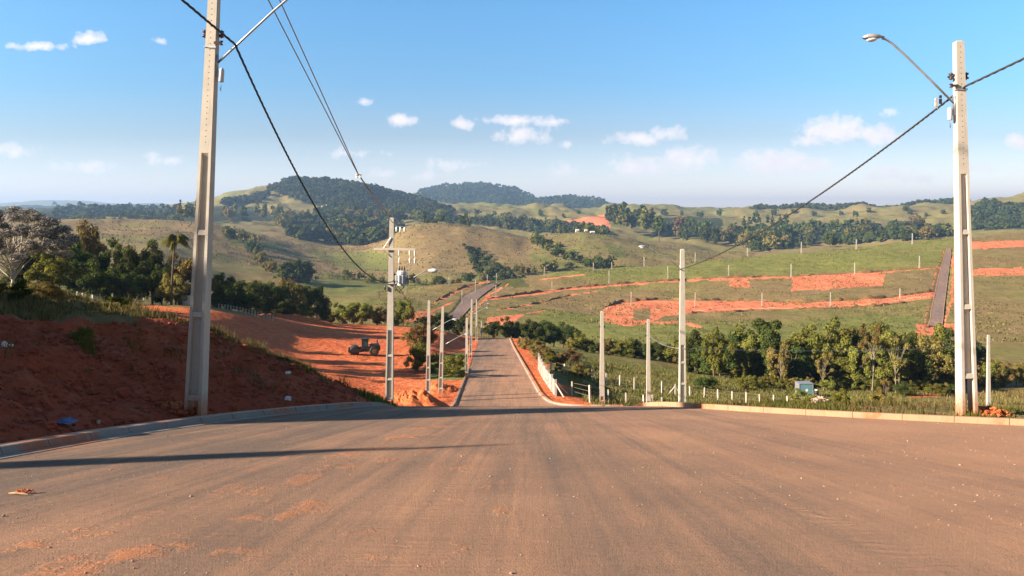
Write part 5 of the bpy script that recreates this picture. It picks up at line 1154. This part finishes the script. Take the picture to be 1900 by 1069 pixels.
# trees out of the picture on the left whose shade falls across the road
sh = 'trees shading the road from the left'
for x, Y, H, W_, l in [(-31, 14.0, 8.6, 5.0, 'tree outside the frame, first up the bank'), (-27, 10.9, 8.6, 3.6, 'narrow tree outside the frame level with the left pole'), (-24, 4.7, 5.0, .9, 'slim tree outside the frame on the bank'), (-42, 9.0, 11.5, 7., 'large tree outside the frame, far up the bank')]:
    put_tree('broad', x, Y, gz(x, Y), H, W_, 'leafdark', l, sh, 'shade_tree', lod=1, var=2)
for i, (x, Y, H, W_) in enumerate([(-22.5,11.5,2.2,5.),(-23.5,15.5,2.3,5.),(-25.5,19.5,2.7,5.5),(-28.5,23.5,3.1,6.),(-32,28,3.4,6.),(-36,33,3.6,6.5)]):
    put_tree('low', x, Y, gz(x, Y), H, W_, 'leafdark', 'dense shrub outside the frame on the bank, %s of its row' % ordinal(i), 'shrubs outside the frame on the bank', 'shade_shrub', 'shrub', lod=1, var=i % 3)  # unseen shrubs, added to keep the red bank in shade
# far woods nobody could count
def woods(name, poly, ymin, ymax, n, hpx, label, seed):
    rs = np.random.RandomState(seed); P = np.array(poly, float); C = []; R = []
    t = 0
    while len(C) < n and t < n*30:
        t += 1; u = rs.uniform(P[:,0].min(), P[:,0].max()); v = rs.uniform(P[:,1].min(), P[:,1].max())
        if not inpoly(np.array([u]), np.array([v]), poly)[0]: continue
        x, Y, z = hit(u, v, ymin, ymax); r = rs.uniform(*hpx)*Y/F*.5; x += rs.normal()*Y*.002; C.append((x, Y, gz(x, Y)+r*.7)); R.append(r)
    C = np.array(C); R = np.array(R); V = []; Fq = []; tn = []; per = 26
    k = len(C); d = rs.normal(size=(k, per, 3)); d /= np.linalg.norm(d, axis=2)[..., None]; d[..., 2] = np.abs(d[..., 2])*1.0-.15
    Pp = C[:, None]+d*R[:, None, None]*np.array([1, 1, 1.15])*rs.uniform(.7, 1.05, (k, per, 1)); nr = d+rs.normal(size=d.shape)*.4; nr /= np.linalg.norm(nr, axis=2)[..., None]
    a = np.cross(nr, rs.normal(size=nr.shape)); a /= np.linalg.norm(a, axis=2)[..., None]; b = np.cross(nr, a); s = (R[:, None, None]*rs.uniform(.3, .55, (k, per, 1))); a = a*s; b = b*s
    V = np.stack([Pp-a, Pp-b, Pp+a, Pp+b], 2).reshape(-1, 3); Fq = np.arange(len(V)).reshape(-1, 4)
    tt = np.clip(rs.random((k, 1))*.6+rs.random((k, per))*.5, 0, 1).ravel().repeat(4); tn = np.stack([tt, rs.random(len(tt)), tt, np.ones(len(tt))], 1)
    tag(link(name, npmesh(name, V, Fq, M['wood'], False, {'tint': tn})), label, 'woodland', kind='stuff')
woods('hollow_woodland', [(518,412),(640,402),(740,408),(742,424),(712,446),(660,460),(600,450),(540,444)], 780, 1500, 420, (16,26), 'wooded hollow left of the bald hill, seen as one mass', 30)
woods('village_woodland', [(1345,440),(1400,432),(1500,428),(1600,424),(1700,428),(1765,436),(1765,442),(1650,450),(1500,462),(1400,468)], 900, 1900, 320, (12,22), 'treetops crowding around the village', 29)
woods('gully_scrub', [(862,458),(890,466),(930,495),(980,522),(985,532),(905,532),(880,500)], 560, 1000, 170, (5,10), 'dark scrub in the gully of the bald hill', 28)
woods('hill_woodland', WOODS[0][0], 1850, 3100, 2600, (7,12), 'dense forest covering the big hill left of centre', 31)
woods('far_woodland', WOODS[1][0], 3350, 5300, 1300, (5,8), 'bluish forest on the distant hill behind', 32)
woods('ridge_woodland', [(1395,386),(1480,383),(1560,383),(1640,388),(1700,378),(1760,374),(1800,372),(1800,384),(1700,388),(1640,396),(1560,390),(1480,392),(1395,396)], 2300, 3200, 420, (5,9), 'thin woods along the right skyline', 33)
woods('slope_woodland', WOODS[3][0], 1200, 2700, 420, (7,13), 'wooded slope at the right edge of the view', 34)
woods('plain_woodland', [(100,383),(330,386),(345,395),(345,410),(100,410)], 1500, 5000, 330, (5,10), 'hazy woods on the plain beyond the left field', 35)
woods('valley_woodland', [(735,404),(900,410),(1010,414),(1120,424),(1125,436),(1000,434),(860,414),(735,408)], 1200, 2200, 420, (7,12), 'woods filling the valley behind the bald hill', 36)
woods('crest_woodland', [(415,374),(470,368),(505,352),(500,362),(480,378),(415,382)], 1800, 2800, 160, (6,11), 'strip of woods under the upper left crest', 37)
# ------------------------------------------------------------------ grass and weeds
def blades(name, pts, hr, wr, matn, label, seed, lean=.45, per=5):
    """pts: list of (x, y, z, scale)"""
    rs = np.random.RandomState(seed); P = np.array(pts).repeat(per, 0); n = len(P)
    base = P[:, :3]+np.stack([rs.normal(size=n)*.09, rs.normal(size=n)*.09, np.zeros(n)-.03], 1)*P[:, 3:4]; h = rs.uniform(hr[0], hr[1], n)*P[:, 3]; w = rs.uniform(wr[0], wr[1], n)
    a = rs.uniform(0, 6.28, n); side = np.stack([np.cos(a), np.sin(a), np.zeros(n)], 1)*w[:, None]; b = rs.uniform(0, 6.28, n); l = rs.uniform(.1, lean, n)*h
    out = np.stack([np.cos(b)*l, np.sin(b)*l, np.zeros(n)], 1)
    m = base+out*.35+np.array([0, 0, 1.])*(h*.6)[:, None]; t = base+out+np.array([0, 0, 1.])*h[:, None]
    V = np.stack([base-side, base+side, m+side*.7, m-side*.7, t+side*.1, t-side*.1], 1).reshape(-1, 3); i = np.arange(n)*6
    Fq = np.concatenate([np.stack([i, i+1, i+2, i+3], 1), np.stack([i+3, i+2, i+4, i+5], 1)])
    tt = np.clip(rs.random(n), 0, 1); tn = np.stack([tt, rs.random(n), tt, np.ones(n)], 1).repeat(6, 0)
    return tag(link(name, npmesh(name, V, Fq, M[matn], False, {'tint': tn})), label, 'grass', kind='stuff')
rs = np.random.RandomState(3)
def sample_bank(n, f0, f1, y0=9, y1=50):
    Y = rs.uniform(y0, y1, n); W_ = np.interp(Y, *BW); d_ = W_*(rs.uniform(f0, f1, n)+.1*fbm(Y*.9, Y*.2, 3, 6)); x = xleft(Y)-.4-d_; k = (x/Y > -.85); x, Y = x[k], Y[k]
    return np.stack([x, Y, height(x, Y), rs.uniform(.6, 1.15, len(x))*(1+1.5*np.clip(fbm(x*.8, Y*.8, 3, 62), -.4, .6))], 1)
blades('bank_grass', sample_bank(14000, .88, 1.30), (.10,.27), (.006,.014), 'grass', 'dry uncut grass fringing the top of the red bank', 1, per=6)
blades('bank_top_grass', sample_bank(9000, 1.2, 3.4, 12, 56), (.08,.22), (.008,.018), 'grass', 'dry grass behind the top of the bank', 2, per=4)
blades('crest_grass', sample_bank(9000, .80, 1.25, 26, 49), (.20,.42), (.010,.022), 'grass', 'taller dry grass along the falling crest of the bank', 13, per=6)
blades('bank_weeds', np.concatenate([sample_bank(160, .35, .9), sample_bank(120, .1, .5, 20, 40)]), (.12,.35), (.006,.014), 'grassg', 'sparse weeds on the face of the red bank', 3, per=10)
Y = rs.uniform(26, 38, 260); x = xleft(Y)-.5-rs.uniform(0, .9, 260); blades('kerb_weeds', np.stack([x, Y, height(x, Y), np.ones(260)], 1), (.15,.35), (.01,.02), 'grassg', 'bright green weeds behind the left kerb', 4, per=12)
# right verge: a belt of weeds behind the kerb
def inside_field(x, Y):
    return x > np.array([xright(y) if y > 12 else 30 for y in Y])
n = 9000; t = rs.random(n); kr = np.array(KR[3:9]); q = t*(len(kr)-1); i = np.minimum(q.astype(int), len(kr)-2); f = q-i
bx_ = kr[i]*(1-f)[:, None]+kr[i+1]*f[:, None]; off = .75+rs.random(n)**1.4*5; x = bx_[:, 0]+off*.45; Y = bx_[:, 1]+off*.9
dens = fbm(x*.6, Y*.6, 3, 44)+.22-(x > 10.3)*.32; k = (rs.random(n)*.6 < dens) & inside_field(x, Y); x, Y = x[k], Y[k]
blades('verge_weeds', np.stack([x, Y, height(x, Y), rs.uniform(.5, 1.1, len(x))], 1), (.08,.26), (.006,.014), 'grassg', 'green weeds crowding the right kerb', 5, per=8)
# fields
def field(n, y0, y1, u0, u1, seed):
    r = np.random.RandomState(seed); Y = y0+(y1-y0)*r.random(n)**.8; u = r.uniform(u0, u1, n); x = (u-U0)/F*Y; k = inside_field(x, Y) & (fbm(x*.25, Y*.25, 3, 45)+.35 > r.random(n)*.6) & ((x > 6) | (Y > 95)) ; x, Y = x[k], Y[k]; k = Y > 0
    return np.stack([x, Y, height(x, Y), r.uniform(.6, 1.2, len(x))], 1)
blades('field_grass', field(26000, 52, 130, 1040, 1950, 6), (.25,.6), (.02,.05), 'grass', 'tussocky dry and green grass in the right-hand field', 7, per=4, lean=.6)
blades('field_weeds', field(12000, 52, 135, 1040, 1700, 8), (.25,.55), (.02,.05), 'grassg', 'green weeds in the right-hand field', 9, per=4, lean=.6)
blades('near_field_grass', field(7000, 19, 52, 1100, 1950, 10), (.10,.28), (.008,.018), 'grass', 'grass on the slope falling away behind the right kerb', 11, per=5, lean=.6)
def hillside(n, y0, y1, u0, u1, seed, vmin=0, vmax=999):
    r = np.random.RandomState(seed); Y = y0+(y1-y0)*r.random(n); u = r.uniform(u0, u1, n); x = (u-U0)/F*Y; z = height(x, Y); v = HZ-(z-CZ)*F/Y
    k = (fbm(x*.06, Y*.06, 3, 46)+.25 > r.random(n)*.5) & (v > vmin) & (v < vmax)
    for pts, w in (([(822,592),(865,549),(897,535),(925,524)], 24), ([(1735,604),(1741,575),(1746,545),(1753,497),(1762,462)], 16)): k &= seg_dist(u, v, pts) > w
    return np.stack([x, Y, z, r.uniform(.5, 1.1, n)], 1)[k]
blades('hillside_tussocks', hillside(18000, 240, 660, 700, 1950, 20), (.35,.9), (.14,.34), 'grass', 'rough tussocks over the hillside across the valley', 21, per=2, lean=.9)
blades('hillside_weeds', hillside(9000, 240, 660, 1000, 1950, 22), (.35,.8), (.14,.34), 'grassg', 'green tussocks over the hillside across the valley', 23, per=2, lean=.9)
blades('far_tussocks', hillside(13000, 620, 1150, 150, 1400, 24, 405, 540), (.8,1.9), (.35,.8), 'grass', 'scattered tussocks on the dry grass hills', 25, per=2, lean=.9)
# shrubs right behind the kerb, each a plant of its own
for i, (u, vt, w, Y, m, l) in enumerate([(1290,738,26,42,'leafmid','small green shrub at the foot of the grey pole'), (1345,748,24,30,'leafmid','low green weed clump behind the start of the right kerb'), (1490,752,50,24.5,'leafmid','dark green creeper clump before the rubble'), (1560,748,46,24,'leafmid','green weed clump right of the rubble'), (1590,740,40,28,'leafolive','olive weed clump behind the green ones'), (1625,744,50,25,'leafolive','olive shrub left of the drooping sapling'), (1660,738,46,28,'leafmid','green shrub under the drooping sapling'), (1420,748,30,27,'leafolive','dry weed clump midway along the right kerb'), (1530,738,44,34,'leafdark','dark weed clump directly under the rubble')]):
    T('bush', u, 770, vt, w, m, l, 'weed clumps along the right kerb', Y=Y, name='weed_clump', cat='shrub', var=i % 3)
for i, (u, vt, w, Y, m, l) in enumerate([(30,556,70,21,'leafdark','dark weedy shrub in the grass at the left edge of the bank'), (95,562,60,22,'leafolive','dry brown shrub in the grass of the bank, under the green tree'), (215,588,56,24,'leafdark','dark shrub in the grass at the bank crest, left of the palm'), (290,600,50,27,'leafolive','brown shrub in the grass at the bank crest, right under the palm'), (150,603,60,19,'leafmid','grey-green shrub hanging over the face of the bank'), (165,625,34,18.5,'leafolive','small dry tuft below the grey-green shrub'), (640,735,24,44,'leafmid','low plant at the lower end of the bank'), (705,728,22,45,'leafolive','little yellowish sapling left of the transformer pole')]):
    T('bush', u, 700, vt, w, m, l, 'small plants on the bank', Y=Y, name='bank_shrub', cat='shrub', var=i % 3)
# ------------------------------------------------------------------ the air
def haze():
    mb = MB(); x0, x1, y0, y1, z0, z1 = -32000, 32000, -80, 14100, -70, 330
    mb.box(((x0+x1)/2, (y0+y1)/2, (z0+z1)/2), (x1-x0, y1-y0, z1-z0))
    m = bpy.data.materials.new('haze'); m.use_nodes = True; nt = m.node_tree; nt.nodes.clear()
    v = ND(nt, 'ShaderNodeVolumePrincipled'); v.inputs['Color'].default_value = (.36,.60,1,1); v.inputs['Density'].default_value = 1.1e-4; v.inputs['Anisotropy'].default_value = .2
    o = ND(nt, 'ShaderNodeOutputMaterial'); LK(nt, v.outputs[0], o.inputs['Volume'])
    h = mb.build('haze', m); tag(h, kind='stuff'); return h
haze()
